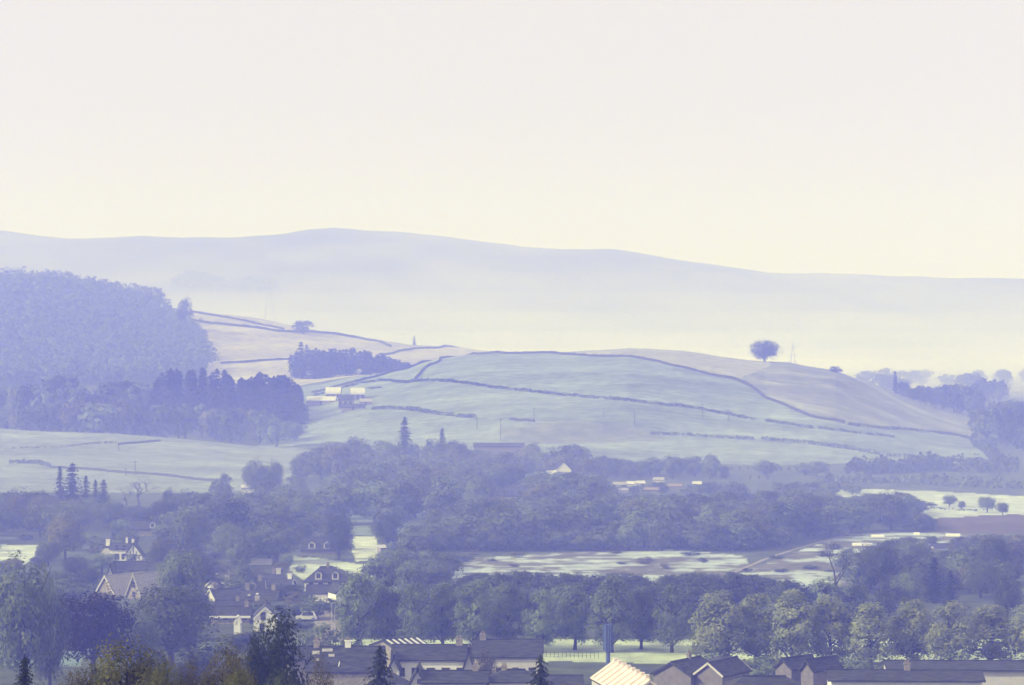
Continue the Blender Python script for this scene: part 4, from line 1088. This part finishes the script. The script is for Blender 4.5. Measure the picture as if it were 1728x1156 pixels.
stone_wall([(640, 599), (690, 591), (740, 588), (800, 586), (860, 587)], 1.6, "thin wall on the pale slope behind the hill's left shoulder", 2080, 2800, 0.9, group="walls on the pale slope")
hedge([(20, 758), (70, 757), (110, 755), (150, 750), (185, 748), (200, 749)], 0.9, 1.6, "rushy dark line across the left field", "turning", 1080, 1410, 0.4, 5, "lines in the left field")
stone_wall([(200, 751), (235, 748), (270, 745)], 0.9, "broken wall at the upper middle of the left field", 1080, 1410, 0.6, group="lines in the left field")
hedge([(15, 783), (40, 782), (62, 783), (84, 788)], 1.7, 2.4, "dark gorse bank at the left field's left edge", "dark", 1060, 1410, 0.5, 7, "lines in the left field")
stone_wall([(84, 790), (150, 793), (230, 800), (300, 806), (365, 813)], 1.0, "low wall along the bottom of the left field", 1060, 1410, 0.6, group="lines in the left field")
hedge([(1570, 858), (1600, 861), (1640, 863), (1700, 861)], 0.8, 1.0, "thin hedge across the frosted paddock", "dark", 800, 1100, 0.3, 6, "hedges of the right fields")
hedge([(1440, 800), (1500, 799), (1540, 795), (1600, 794), (1640, 797), (1720, 797)], 5.5, 14, "broad dark thicket along the right foot of the hill", "dark", 1000, 1330, 0.9, 3.2, "hedges of the right fields", "thicket", 0.34)
hedge([(1380, 815), (1450, 816), (1520, 815), (1600, 820), (1720, 824)], 3.4, 9, "lower band of scrub above the frosted paddock", "green", 1000, 1330, 0.8, 3.2, "hedges of the right fields", "thicket", 0.34)
hedge([(1645, 745), (1660, 757), (1676, 772), (1690, 786)], 4.0, 5.0, "overgrown hedge down the hill's right edge", "dark", 1250, 1900, 0.9, 5, "hedges of the right fields")

# ================================================================== trees
# --- double line of limes along the green
L_LEFT = [(604, 968, 62), (652, 978, 60), (700, 985, 58), (748, 984, 58), (803, 980, 62), (858, 986, 60), (915, 996, 56), (970, 985, 60), (1032, 974, 62), (1082, 990, 52), (1134, 990, 62)]
L_RIGHT = [(1212, 998, 78), (1274, 1003, 66), (1338, 996, 68), (1402, 1006, 64), (1468, 1020, 66), (1540, 1012, 70), (1603, 1016, 66), (1672, 1022, 76), (1745, 1020, 76)]
ORD = ["first", "second", "third", "fourth", "fifth", "sixth", "seventh", "eighth", "ninth", "tenth", "eleventh"]
for i, (px, top, w) in enumerate(L_LEFT):
    tree_px("lime", px, 541 + (i % 2) * 5, top, w * 1.06, f"bluish green lime, {ORD[i]} from the left in the dense left row", group="limes along the green", leaf="lime")
for i, (px, top, w) in enumerate(L_RIGHT):
    tree_px("lime", px, 514 + (i % 2) * 4, top, w * 1.16, f"yellowing lime, {ORD[i]} from the left in the right-hand row", group="limes along the green", leaf="lime_turning")
for i, (px, top, w) in enumerate([(628, 985, 46), (676, 994, 46), (778, 990, 46), (832, 992, 46)]):
    tree_px("lime", px, 572, top, w, ["lime peeping between the first and second left limes from behind", "lime peeping between the second and third left limes from behind", "lime peeping between the fourth and fifth left limes from behind", "lime peeping between the fifth and sixth left limes from behind"][i], group="limes along the green", leaf="lime")

# --- lower left foreground
NEAR = [
    ("near", 214, 124, 1078, 158, "olive", "broad olive green bush crown at the lower left corner"),
    ("near", 274, 122, 1106, 66, "olive", "smaller olive crown right of the broad lower left bush"),
    ("near", 384, 132, 1084, 96, "russet", "russet round crown left of the dark cypress"),
    ("near", 322, 126, 1112, 70, "russet", "low russet crown between the two lower left bushes"),
    ("near", 400, 116, 1122, 70, "olive", "bright green low crown on the bottom edge below the russet one"),
    ("near", 138, 118, 1126, 90, "russet", "rusty low bush at the bottom left edge"),
    ("near", 540, 170, 1114, 60, "russet", "brownish bush on the bottom edge right of the cypress"),
    ("near", 478, 160, 1128, 70, "dark", "dark low bush at the foot of the cypress"),
    ("ragged", 42, 150, 1104, 96, "conifer", "small dark fir in the bottom left corner"),
    ("cypress", 470, 215, 1034, 118, "conifer", "tall dark ragged cypress at lower left centre"),
    ("cypress", 432, 212, 1064, 46, "conifer", "narrow dark conifer leaning on the ragged cypress"),
    ("ragged", 641, 260, 1086, 130, "conifer", "dark bushy fir in front of the white terrace"),
    ("ragged", 912, 255, 1100, 108, "conifer", "dark fir before the stepped white terrace"),
    ("big", 40, 470, 938, 104, "green", "big green tree cut by the left picture edge"),
    ("big", 84, 480, 1000, 80, "green", "lower green tree leaning from the left edge tree"),
    ("big", 158, 498, 1000, 134, "copper", "dark purple copper beech at lower left"),
    ("big", 290, 520, 988, 138, "green", "large round green tree right of the copper beech"),
    ("big", 308, 600, 930, 86, "lime", "light green tree rising behind the large round one"),
    ("big", 240, 505, 1040, 60, "green", "small green tree between copper beech and round tree"),
    ("mid", 590, 600, 1012, 40, "green", "small tree at the left end of the lime row"),
    ("mid", 545, 500, 1052, 70, "green", "rounded green bush beside the lane's lower end"),
    ("mid", 595, 505, 1078, 50, "green", "low green bush under the first left limes"),
    ("scrub", 505, 600, 1020, 50, "green", "low shrubs beside the parked cars on the lane"),
    ("near", 822, 440, 1098, 44, "russet", "thin brownish shrub crown before the terrace gable"),
]
for k, px, Y, top, w, lf, lab in NEAR:
    tree_px(k, px, Y, top, w, lab, leaf=lf, group="trees of the village gardens")
SHRUB_AT = ["left of the round green tree's trunk", "below the long cottage", "under the long cottage's shed", "behind the ragged cypress", "under the large round green tree", "below the copper beech"]
SHRUB = [(340, 560, 1075, 60, "dark"), (400, 545, 1068, 70, "dark"), (362, 540, 1082, 60, "green"), (450, 520, 1090, 60, "dark"), (330, 470, 1095, 90, "dark"), (250, 450, 1090, 80, "dark")]
for (px, Y, top, w, lf), wh in zip(SHRUB, SHRUB_AT):
    tree_px("scrub", px, Y, top, w, f"dark garden shrub {wh}", leaf=lf, group="garden shrubs at lower left", name="garden_shrub")

# --- single trees that stand out
SINGLE = [
    ("spread", 1290, 1985, 574, 45, "dark", "lone spreading tree on the hilltop skyline", None),
    ("scrub", 1412, 1960, 618, 22, "dark", "round bush on the hill's right shoulder", None),
    ("mid", 312, 2480, 503, 27, "dark", "tree at the lower right end of the wooded hill", None),
    ("far", 512, 2560, 541, 30, "dark", "single tree on the wall of the pale slope", None),
    ("scrub", 630, 1755, 664, 14, "dark", "small tree at the right end of the hill farm", None),
    ("scrub", 640, 1750, 668, 10, "dark", "bush beside the small hill farm tree", None),
    ("spruce", 699, 2680, 567, 10, "conifer", "faint narrow tree in the mist left of the hill's crest", None),
    ("big", 1602, 985, 834, 22, "green", "small tree, leftmost in the frosted paddock", "trees in the frosted paddock"),
    ("big", 1623, 970, 845, 15, "green", "bushy tree, second from the left in the frosted paddock", "trees in the frosted paddock"),
    ("big", 1666, 955, 838, 30, "green", "largest round tree in the frosted paddock", "trees in the frosted paddock"),
    ("big", 1692, 940, 848, 20, "green", "rightmost tree in the frosted paddock", "trees in the frosted paddock"),
    ("scrub", 1572, 990, 849, 22, "dark", "low bush by the wood in the frosted paddock", "trees in the frosted paddock"),
    ("mid", 1292, 1190, 777, 42, "green", "round tree alone below the hill, left of the twin crowns", "round trees below the hill"),
    ("mid", 1359, 1195, 780, 30, "green", "left of the twin round crowns below the hill", "round trees below the hill"),
    ("mid", 1380, 1190, 778, 34, "green", "right of the twin round crowns below the hill", "round trees below the hill"),
    ("mid", 1662, 1560, 686, 58, "green", "large round dark tree at the hill's right foot", None),
    ("mid", 1694, 1540, 700, 50, "green", "dark tree right of the large round one at the hill's foot", None),
    ("spruce", 1511, 2130, 626, 24, "conifer", "pointed conifer peeping over the pasture's right end", None),
    ("far", 1524, 2140, 643, 18, "dark", "small tree beside the pointed conifer behind the pasture", None),
    ("conifer", 683, 1235, 703, 56, "conifer", "tall pointed conifer above the mid-distance trees", None),
    ("conifer", 746, 1240, 722, 40, "conifer", "narrow conifer right of the tall pointed one", None),
    ("big", 432, 1050, 774, 42, "green", "tall open crowned tree before the left field's right end", None),
    ("big", 462, 1055, 776, 36, "green", "dark crown joined to the tall open tree before the left field", None),
    ("mid", 380, 1010, 798, 26, "green", "slim tree left of the tall open crowned one", None),
    ("mid", 363, 1000, 812, 22, "dark", "small dark tree beside the slim tree", None),
    ("mid", 498, 1040, 800, 36, "green", "thin topped tree right of the tall open pair", None),
    ("conifer", 101, 925, 786, 40, "conifer", "slim conifer, left of the two tall ones over the left village", "conifers over the left village"),
    ("conifer", 122, 920, 781, 72, "conifer", "broad conifer, right of the two tall ones over the left village", "conifers over the left village"),
    ("conifer", 145, 905, 802, 44, "conifer", "lower pointed conifer right of the two tall ones", "conifers over the left village"),
    ("conifer", 161, 935, 809, 32, "conifer", "left tip of the small conifer pair over the left village", "conifers over the left village"),
    ("conifer", 175, 930, 809, 46, "conifer", "right tip of the small conifer pair over the left village", "conifers over the left village"),
    ("bare", 232, 985, 806, 46, None, "pale leafless tree against the lower left field", "leafless trees"),
    ("bare", 212, 980, 815, 40, None, "second pale leafless tree left of the tall bare one", "leafless trees"),
    ("big", 44, 885, 824, 90, "dark", "broad dark tree at the left edge below the field", None),
    ("big", 286, 900, 823, 26, "dark", "dark pointed crown left of the dark dome", None),
    ("big", 318, 890, 827, 60, "dark", "dark dome shaped crown below the left field", None),
    ("big", 110, 760, 865, 58, "turning", "tall pale brown tree left of the timbered white house", None),
    ("big", 82, 740, 912, 44, "green", "dark blue green tree in front of the left bright meadow", None),
    ("big", 128, 705, 938, 54, "dark", "dark tree left of the small steep white gable", None),
    ("big", 96, 668, 962, 56, "green", "green tree below the left bright meadow", None),
    ("big", 150, 672, 958, 46, "dark", "dark tree just left of the sunlit-coloured stone roofs", None),
    ("big", 268, 712, 918, 44, "green", "green tree at the right end of the dark roof below the timbered house", None),
    ("big", 345, 690, 940, 46, "dark", "dark tree at the upper left corner of the village roofs", None),
    ("big", 392, 740, 882, 56, "lime", "tree with sunlit left edge above the village roofs", None),
    ("big", 466, 750, 880, 84, "green", "large dense tree left of the bright village meadow", None),
    ("big", 572, 760, 868, 52, "dark", "tall dark tree between meadow and small bright field", None),
    ("big", 655, 790, 862, 46, "dark", "dark tree right of the small bright field", None),
    ("big", 318, 760, 862, 72, "green", "rounded tree above the light green village tree", None),
    ("mid", 845, 1020, 803, 12, "conifer", "narrow dark tree left of the pale house in the woods", None),
    ("big", 1482, 660, 918, 78, "dark", "big dark round tree behind the right limes", "trees behind the right limes"),
    ("bare", 1410, 640, 905, 72, None, "leafless tree left of the big dark round one", "leafless trees"),
    ("big", 1545, 700, 908, 60, "green", "green tree right of the big dark round one", "trees behind the right limes"),
    ("conifer", 1577, 640, 940, 62, "conifer", "dark fir among the trees behind the right limes", "trees behind the right limes"),
    ("conifer", 1604, 630, 962, 46, "conifer", "smaller dark fir just right of the other behind the limes", "trees behind the right limes"),
    ("bare", 1620, 690, 918, 52, None, "pale thin tree between dark fir and right edge", "leafless trees"),
    ("big", 1678, 680, 904, 72, "dark", "large dark tree at the right picture edge", "trees behind the right limes"),
    ("big", 1655, 650, 945, 70, "green", "lower green tree before the right edge's dark one", "trees behind the right limes"),
    ("big", 1530, 610, 962, 52, "lime", "light tree in front of the green one behind the limes", "trees behind the right limes"),
    ("big", 1700, 600, 970, 60, "dark", "dark crown low on the right edge above the limes", "trees behind the right limes"),
    ("mid", 1500, 605, 985, 46, "dark", "dark gap-filling tree under the big round one", "trees behind the right limes"),
    ("mid", 1440, 610, 985, 50, "lime", "light green crown left of the big dark round tree", "trees behind the right limes"),
    ("mid", 1390, 600, 975, 50, "lime", "light crown below the leafless tree", "trees behind the right limes"),
]
for k, px, Y, top, w, lf, lab, grp in SINGLE:
    tree_px(k, px, Y, top, w, lab, leaf=lf, group=grp)
clear(0, 62, 916, 950, 820); clear(496, 606, 936, 962, 772); clear(598, 634, 904, 944, 848); clear(692, 712, 866, 890, 900); clear(600, 632, 880, 900, 860)
clear(792, 1250, 932, 962, 700); clear(1335, 1425, 944, 962, 700); clear(1425, 1470, 905, 925, 790); clear(1562, 1720, 832, 868, 900); clear(1580, 1720, 872, 896, 880)

def blocked(x, Y, h, w, r=3.0, own=1.0):
    for sx, sy, sr in SPOTS:
        if (x - sx) ** 2 + (Y - sy) ** 2 < (sr * 0.85 + w * 0.25) ** 2: return True
    g = gz(x, Y); px = 864 + x * FPX / Y
    t = HOR + (CAM_Z - g - h) * FPX / Y; b = HOR + (CAM_Z - g) * FPX / Y; hw = w / 2 * FPX / Y * 0.85
    for a0, a1, b0, b1, yy in CLEAR:
        if Y < yy and px + hw > a0 and px - hw < a1 and t < b1 - 0.35 * (b1 - b0) and b > b0: return True
    return False
TONE = dict(green="green", dark="dark", lime="light green", turning="yellowing", conifer="dark", copper="purple")
def nth(n):
    return str(n) + ("th" if 10 < n % 100 < 14 else {1: "st", 2: "nd", 3: "rd"}.get(n % 10, "th"))
def scatter(poly, n_max, gap, hr, wr, kinds, leaves, what, where, group, prof=None, name=None, tries=9000, seed=1):
    """Fill a plan area (photo column, distance) with single trees kept `gap` metres apart, none above the profile of crowns seen."""
    rnd = random.Random(seed)
    pts, made = [], []
    a0, a1 = min(p[0] for p in poly), max(p[0] for p in poly); y0, y1 = min(p[1] for p in poly), max(p[1] for p in poly)
    pl = [(float(a), float(b)) for a, b in poly]
    cand = [(rnd.uniform(a0, a1), math.sqrt(rnd.uniform(y0 * y0, y1 * y1))) for _ in range(tries)]
    ok = in_poly(np.array([c[0] for c in cand]), np.array([c[1] for c in cand]), pl)
    for (px, Y), k in zip(cand, ok):
        if len(pts) >= n_max: break
        if not k: continue
        x = X(px, Y)
        if any((x - q[0]) ** 2 + (Y - q[1]) ** 2 < gap * gap for q in pts): continue
        h = rnd.uniform(*hr); w = rnd.uniform(*wr)
        if prof:
            lim = float(np.interp(px, [p[0] for p in prof], [p[1] for p in prof])) + rnd.uniform(0, 5)
            hm = z_at(lim, Y) - gz(x, Y)
            if hm < 2.5: continue
            if h > hm: w *= max(0.7, hm / h); h = hm
        for f in (1.0, 0.75, 0.55):          # a lower tree where a taller one would hide a roof or a field
            if not blocked(x, Y, h * f, w * f): break
        else: continue
        if f < 1 and h * f < 2.5 and h > 3: continue
        pts.append((x, Y))
        lf = rnd.choice(leaves)
        made.append((px, Y, lf, tree(rnd.choice(kinds), x, Y, h * f, w * f, what, group=group, leaf=lf, name=name)))
    if made:
        ym = sorted(m[1] for m in made)[len(made) // 2]
        count = {}
        for px, Y, lf, o in sorted(made, key=lambda m: m[0]):
            row = "front" if Y < ym else "rear"
            k = (TONE[lf], row); count[k] = count.get(k, 0) + 1
            o["label"] = f"{nth(count[k])} {TONE[lf]} {what} from left, {row} {where}"
    return len(pts)

PROF_L = [(0, 828), (80, 832), (100, 838), (150, 840), (200, 846), (250, 852), (275, 846), (283, 832), (345, 832), (360, 824), (410, 832), (425, 808), (475, 806), (482, 814), (510, 824), (545, 838), (575, 830)]
PROF_M = [(512, 768), (530, 748), (560, 744), (575, 738), (590, 729), (608, 738), (622, 748), (640, 741), (660, 738), (700, 737), (740, 737), (770, 744), (785, 752), (800, 757), (880, 757), (890, 747), (905, 742), (950, 739), (975, 748), (986, 770), (1010, 778)]
PROF_B = [(690, 866), (720, 862), (760, 850), (800, 840), (900, 838), (1000, 834), (1100, 833), (1200, 832), (1260, 826), (1330, 824), (1400, 832), (1420, 842), (1460, 834), (1480, 827), (1520, 830), (1542, 840), (1556, 858), (1568, 880)]
PROF_C = [(990, 772), (1020, 768), (1055, 774), (1080, 776), (1095, 770), (1130, 767), (1150, 773), (1165, 768), (1195, 764), (1215, 772), (1226, 790)]
PROF_S = [(730, 985), (760, 978), (800, 966), (860, 962), (920, 966), (980, 966), (1060, 968), (1130, 970), (1180, 965), (1240, 962), (1300, 975), (1400, 985)]
PROF_D = [(-300, 640), (20, 650), (75, 646), (85, 634), (110, 629), (125, 633), (145, 642), (175, 652), (190, 642), (215, 638), (240, 644), (256, 664), (275, 668), (500, 690), (520, 715)]
PROF_DC = [(258, 652), (266, 636), (276, 620), (300, 622), (325, 621), (342, 617), (360, 625), (374, 617), (384, 630), (398, 640), (408, 636), (428, 634), (440, 624), (458, 634), (480, 630), (498, 640), (510, 656), (517, 690)]
mixG = ["green", "green", "dark", "lime", "turning"]
mixW = ["green", "green", "dark", "green", "turning", "lime"]
# woods: every tree its own, placed behind the outline of crowns the wood shows
scatter([(-200, 800), (560, 800), (560, 985), (-200, 985)], 80, 8.5, (8, 13), (9, 14), ["mid", "big"], mixG, "tree", "of the belt above the village", "trees of the left village belt", PROF_L, "village_tree", seed=3, tries=12000)
scatter([(-200, 600), (590, 600), (590, 800), (-200, 800)], 56, 7.5, (4.5, 9), (5.5, 9.5), ["mid", "big"], mixG, "tree", "of the gardens between village roofs", "trees among the village roofs", PROF_L, "garden_tree", seed=4, tries=14000)
scatter([(505, 1130), (1000, 1130), (1000, 1275), (505, 1275)], 52, 9.0, (9, 15), (9, 14), ["mid"], mixW, "tree", "of the wood below the hill farm", "rear trees of the mid-distance wood", PROF_M, "broadleaf_tree", seed=5)
scatter([(505, 860), (1010, 900), (1010, 1130), (505, 1130)], 95, 9.0, (8, 13), (9, 14), ["mid"], mixW, "tree", "of the mid-distance wood's near half", "nearer trees of the mid-distance wood", [(505, 835), (540, 835), (560, 805), (620, 775), (800, 775), (1010, 800)], "broadleaf_tree", seed=6, tries=12000)
scatter([(670, 760), (800, 788), (1000, 795), (1250, 790), (1330, 815), (1420, 850), (1565, 875), (1565, 1010), (1400, 1060), (1000, 1060), (700, 950)], 190, 7.6, (7.5, 11.5), (9, 13), ["mid"], mixW, "tree", "of the woodland belt behind the marsh", "trees of the woodland belt", PROF_B, "woodland_tree", seed=7, tries=16000)
scatter([(990, 1165), (1228, 1165), (1228, 1215), (990, 1215)], 30, 6.0, (8, 12), (7, 10), ["mid"], ["green", "dark"], "tree", "of the stand behind the allotments", "trees behind the allotments", PROF_C, "broadleaf_tree", seed=8)
scatter([(1000, 1060), (1440, 1060), (1440, 1160), (1000, 1160)], 80, 6.0, (2.5, 4.5), (4, 7), ["scrub"], mixW, "shrub", "of the scrub around the allotments", "scrub around the allotments", [(1000, 812), (1440, 812)], "shrub", seed=9)
scatter([(700, 585), (1440, 585), (1440, 668), (700, 668)], 105, 4.8, (5, 9.5), (5.5, 9), ["mid"], ["dark", "green", "dark"], "small tree", "of the strip between limes and marsh", "dark trees behind the limes", PROF_S, "small_tree", seed=10, tries=12000)
scatter([(740, 665), (1420, 665), (1420, 800), (740, 800)], 34, 6.0, (0.6, 1.5), (2.5, 5), ["scrub"], ["dark", "turning"], "bush", "of the frosted marsh", "bushes on the marsh", None, "marsh_bush", seed=11)
scatter([(1425, 650), (1730, 650), (1730, 860), (1425, 860)], 60, 6.5, (4, 8), (5, 8.5), ["mid"], mixG, "tree", "of the trees below the ploughed field", "trees below the ploughed field", [(1425, 915), (1530, 905), (1720, 900)], "broadleaf_tree", seed=12)
scatter([(-330, 1420), (500, 1420), (500, 1530), (-330, 1530)], 85, 10, (13, 19), (11, 16), ["far"], ["green", "dark", "turning", "green"], "tree", "of the dark wood's lower edge", "front trees of the dark wood", [(-330, 690), (20, 690), (120, 672), (250, 676), (380, 682), (440, 690), (500, 715)], "hillside_tree", seed=13)
scatter([(-330, 1530), (262, 1530), (262, 1720), (-330, 1720)], 62, 12, (16, 24), (12, 17), ["far"], ["green", "dark", "green"], "tall tree", "of the dark wood's upper left", "back trees of the dark wood", PROF_D, "hillside_tree", seed=14)
scatter([(258, 1560), (516, 1560), (516, 1700), (258, 1700)], 70, 7.0, (22, 32), (14, 19), ["spruce"], ["conifer"], "spruce", "of the plantation left of the farm", "spruces of the plantation", PROF_DC, seed=15)
scatter([(495, 2120), (690, 2120), (690, 2210), (495, 2210)], 48, 8, (14, 24), (12, 17), ["spruce", "spruce", "far"], ["conifer"], "hazy conifer", "of the clump below the pale slope", "conifers below the pale slope", [(485, 610), (500, 590), (508, 572), (518, 570), (530, 588), (545, 590), (555, 578), (570, 590), (590, 582), (605, 588), (625, 592), (650, 598), (690, 610)], "spruce_tree", seed=16)
scatter([(1532, 1960), (1650, 1960), (1650, 2060), (1532, 2060)], 26, 8.5, (17, 24), (10, 14), ["far"], ["green", "dark"], "hazy tree", "of the copse beyond the pasture", "copse beyond the pasture", [(1532, 655), (1545, 650), (1580, 652), (1600, 645), (1640, 648), (1650, 655)], "hillside_tree", seed=17)
scatter([(1652, 1420), (1790, 1420), (1790, 1800), (1652, 1800)], 40, 10, (10, 20), (10, 15), ["far", "mid"], ["green", "dark"], "tree", "of the group at the hill's right foot", "trees at the hill's right foot", [(1652, 690), (1668, 668), (1700, 672), (1780, 680)], "hillside_tree", seed=18)
scatter([(1425, 2600), (1760, 2600), (1760, 3300), (1425, 3300)], 16, 30, (13, 20), (14, 26), ["far"], ["dark"], "faint tree", "of the scattered trees on the misty plain", "faint trees in the mist", [(1425, 612), (1760, 608)], "distant_tree", seed=19)
scatter([(1640, 2380), (1690, 2380), (1690, 2450), (1640, 2450)], 7, 9, (16, 20), (10, 14), ["far"], ["dark"], "tree", "of the pale clump on the plain", "pale clump on the plain", [(1640, 645), (1665, 633), (1690, 640)], "distant_tree", seed=20)
scatter([(690, 782), (760, 784), (1000, 790), (1250, 786), (1330, 808), (1330, 822), (1250, 806), (1000, 808), (700, 802)], 46, 4.2, (4.5, 8), (6, 9), ["mid"], mixW, "low tree", "of the woodland belt's marsh edge", "front edge of the woodland belt", None, "woodland_tree", seed=22)
scatter([(640, 640), (740, 640), (790, 790), (650, 790)], 30, 5.5, (4.5, 9), (6, 9), ["mid"], mixW, "tree", "of the group left of the marsh", "trees left of the marsh", [(640, 905), (690, 925), (790, 935)], "broadleaf_tree", seed=23)
scatter([(-200, 560), (600, 560), (600, 840), (-200, 840)], 150, 3.8, (1.3, 2.8), (3.2, 6), ["scrub"], ["green", "lime", "dark", "turning"], "shrub", "of the village gardens", "shrubs in the village gardens", None, "garden_shrub", seed=24, tries=12000)
scatter([(1550, 862), (1592, 880), (1592, 910), (1550, 910)], 12, 3.6, (2.5, 6), (4, 7), ["mid"], ["green", "dark"], "low tree", "of the woodland belt's right tip", "right tip of the woodland belt", [(1550, 862), (1570, 876), (1592, 888)], "woodland_tree", seed=25)
scatter([(1170, 488), (1790, 488), (1790, 508), (1170, 508)], 34, 3.4, (2.0, 4.2), (4, 6.5), ["scrub"], ["lime", "green", "lime"], "shrub", "of the planting under the right limes", "shrubs under the right limes", [(1170, 1085), (1790, 1085)], "garden_shrub", seed=21)

# --- the wood that covers the left hill: one unbroken mass
def hill_wood():
    rng = np.random.default_rng(5)
    outline = [(-500, 430), (60, 440), (150, 462), (220, 482), (258, 494), (276, 520), (300, 545), (325, 562), (340, 590), (362, 622), (300, 650), (-500, 655)]
    n = 5200
    px = rng.uniform(-430, 365, n); Y = rng.uniform(2080, 2760, n)
    x = (px - 864) / FPX * Y; g = ground_z(x, Y); py = HOR + FPX * (CAM_Z - g) / Y
    ok = in_poly(px, py, outline)
    x, Y, g = x[ok], Y[ok], g[ok]
    keep = []
    cell = {}
    for i in range(len(x)):
        c = (int(x[i] // 9), int(Y[i] // 9))
        if c in cell: continue
        cell[c] = 1; keep.append(i)
    x, Y, g = x[keep], Y[keep], g[keep]
    Q = []
    for i in range(len(x)):
        h = rng.uniform(9, 20); w = rng.uniform(9, 16)
        Q.append(crown_quads(rng, h * 0.2, h, w, 7, 60, 1.25) + np.array([x[i], Y[i], g[i]]))
    o = link("woodland", quads_mesh("woodland", np.concatenate(Q), LEAF["green"]))
    tag(o, "unbroken broadleaf wood covering the hill on the left", "woodland", kind="stuff")
    print("hill wood trees", len(x))
hill_wood()
def far_woods():
    """Faint plantations on the misty slopes of the far hills."""
    rng = np.random.default_rng(8)
    for k, (a, b, c, d, lab) in enumerate([(285, 385, 466, 488, "faint plantation on the far slope above the misty valley"), (390, 470, 478, 490, "second faint plantation right of the first on the far slope")]):
        Q = []
        for i in range(170):
            an_, ra_ = rng.uniform(0, 6.28), math.sqrt(rng.uniform(0, 1)); ra_ *= 0.8 + 0.2 * math.sin(3 * an_)
            p = at((a + b) / 2 + (b - a) / 2 * ra_ * math.cos(an_), (c + d) / 2 + 4 + (d - c) / 2 * ra_ * math.sin(an_), 3600, 6200)
            Q.append(crown_quads(rng, 2, 16, 16, 5, 16, 3.2) + np.array(tuple(p)))
        o = link("plantation", quads_mesh("plantation", np.concatenate(Q), LEAF["conifer"]))
        tag(o, lab, "plantation", kind="stuff")
far_woods()

# ------------------------------------------------------------------ haze and valley mist
def volume_mat(name, colour, density, aniso=0.0):
    m = bpy.data.materials.new(name)
    m.use_nodes = True
    nt = m.node_tree
    nt.nodes.remove(nt.nodes["Principled BSDF"])
    v = nt.nodes.new("ShaderNodeVolumePrincipled")
    v.inputs["Color"].default_value = (*colour, 1)
    v.inputs["Absorption Color"].default_value = (1, 1, 1, 1)
    v.inputs["Density"].default_value = density
    v.inputs["Anisotropy"].default_value = aniso
    nt.links.new(v.outputs["Volume"], nt.nodes["Material Output"].inputs["Volume"])
    return m
def box_mesh(name, x0, x1, y0, y1, z0, z1, mat):
    v = [(x, y, z) for x in (x0, x1) for y in (y0, y1) for z in (z0, z1)]
    f = [(0, 1, 3, 2), (4, 6, 7, 5), (0, 4, 5, 1), (2, 3, 7, 6), (0, 2, 6, 4), (1, 5, 7, 3)]
    return mesh_from(name, v, f, mat)
hz = link("haze", box_mesh("haze", -2400, 2400, -420, 8100, -12, 292, volume_mat("haze_air", (0.185, 0.218, 1.0), 8.8e-4)))
tag(hz, "blue morning haze filling the whole valley", "haze", kind="stuff")
def mist(name, cx, cy, cz, rx, ry, rz, dens, label, colour=(0.80, 0.87, 1.0)):
    bm_v, bm_f = [], []
    nu, nv = 48, 16
    for j in range(nv + 1):
        a = math.pi * (j / nv - 0.5)
        for i in range(nu):
            t = 2 * math.pi * i / nu
            bm_v.append((rx * math.cos(a) * math.cos(t), ry * math.cos(a) * math.sin(t), rz * math.sin(a)))
    for j in range(nv):
        for i in range(nu):
            i2 = (i + 1) % nu
            bm_f.append((j * nu + i, j * nu + i2, (j + 1) * nu + i2, (j + 1) * nu + i))
    bm_f.append(tuple(reversed(range(nu)))); bm_f.append(tuple(nv * nu + i for i in range(nu)))
    o = link(name, mesh_from(name, bm_v, bm_f, volume_mat(name, colour, dens)), loc=(cx, cy, cz))
    tag(o, label, "mist", kind="stuff")
for i_, (mz_, md_, my_) in enumerate([(34, 2.6e-4, 3900), (58, 1.9e-4, 4000), (85, 1.6e-4, 4100), (112, 1.2e-4, 4200), (142, 0.9e-4, 4350), (175, 0.6e-4, 4500)]):
    mist("mist_bank", 300 - 60 * i_, my_, 0, 3300 + 120 * i_, 1750 - 40 * i_, mz_, md_, ["lowest dense layer", "second low layer", "third layer", "fourth thinning layer", "fifth faint layer", "topmost faint layer"][i_] + " of white mist over the far valley floor")
for i_, (vy_, vz_) in enumerate([(330, 16), (420, 27), (520, 40)]):
    mist("valley_mist", 0, 950, 0, 1300 + 150 * i_, vy_, vz_, 2.4e-4, ["lowest", "middle", "topmost"][i_] + " thin layer of blue mist on the near valley floor", (0.38, 0.44, 1.0))
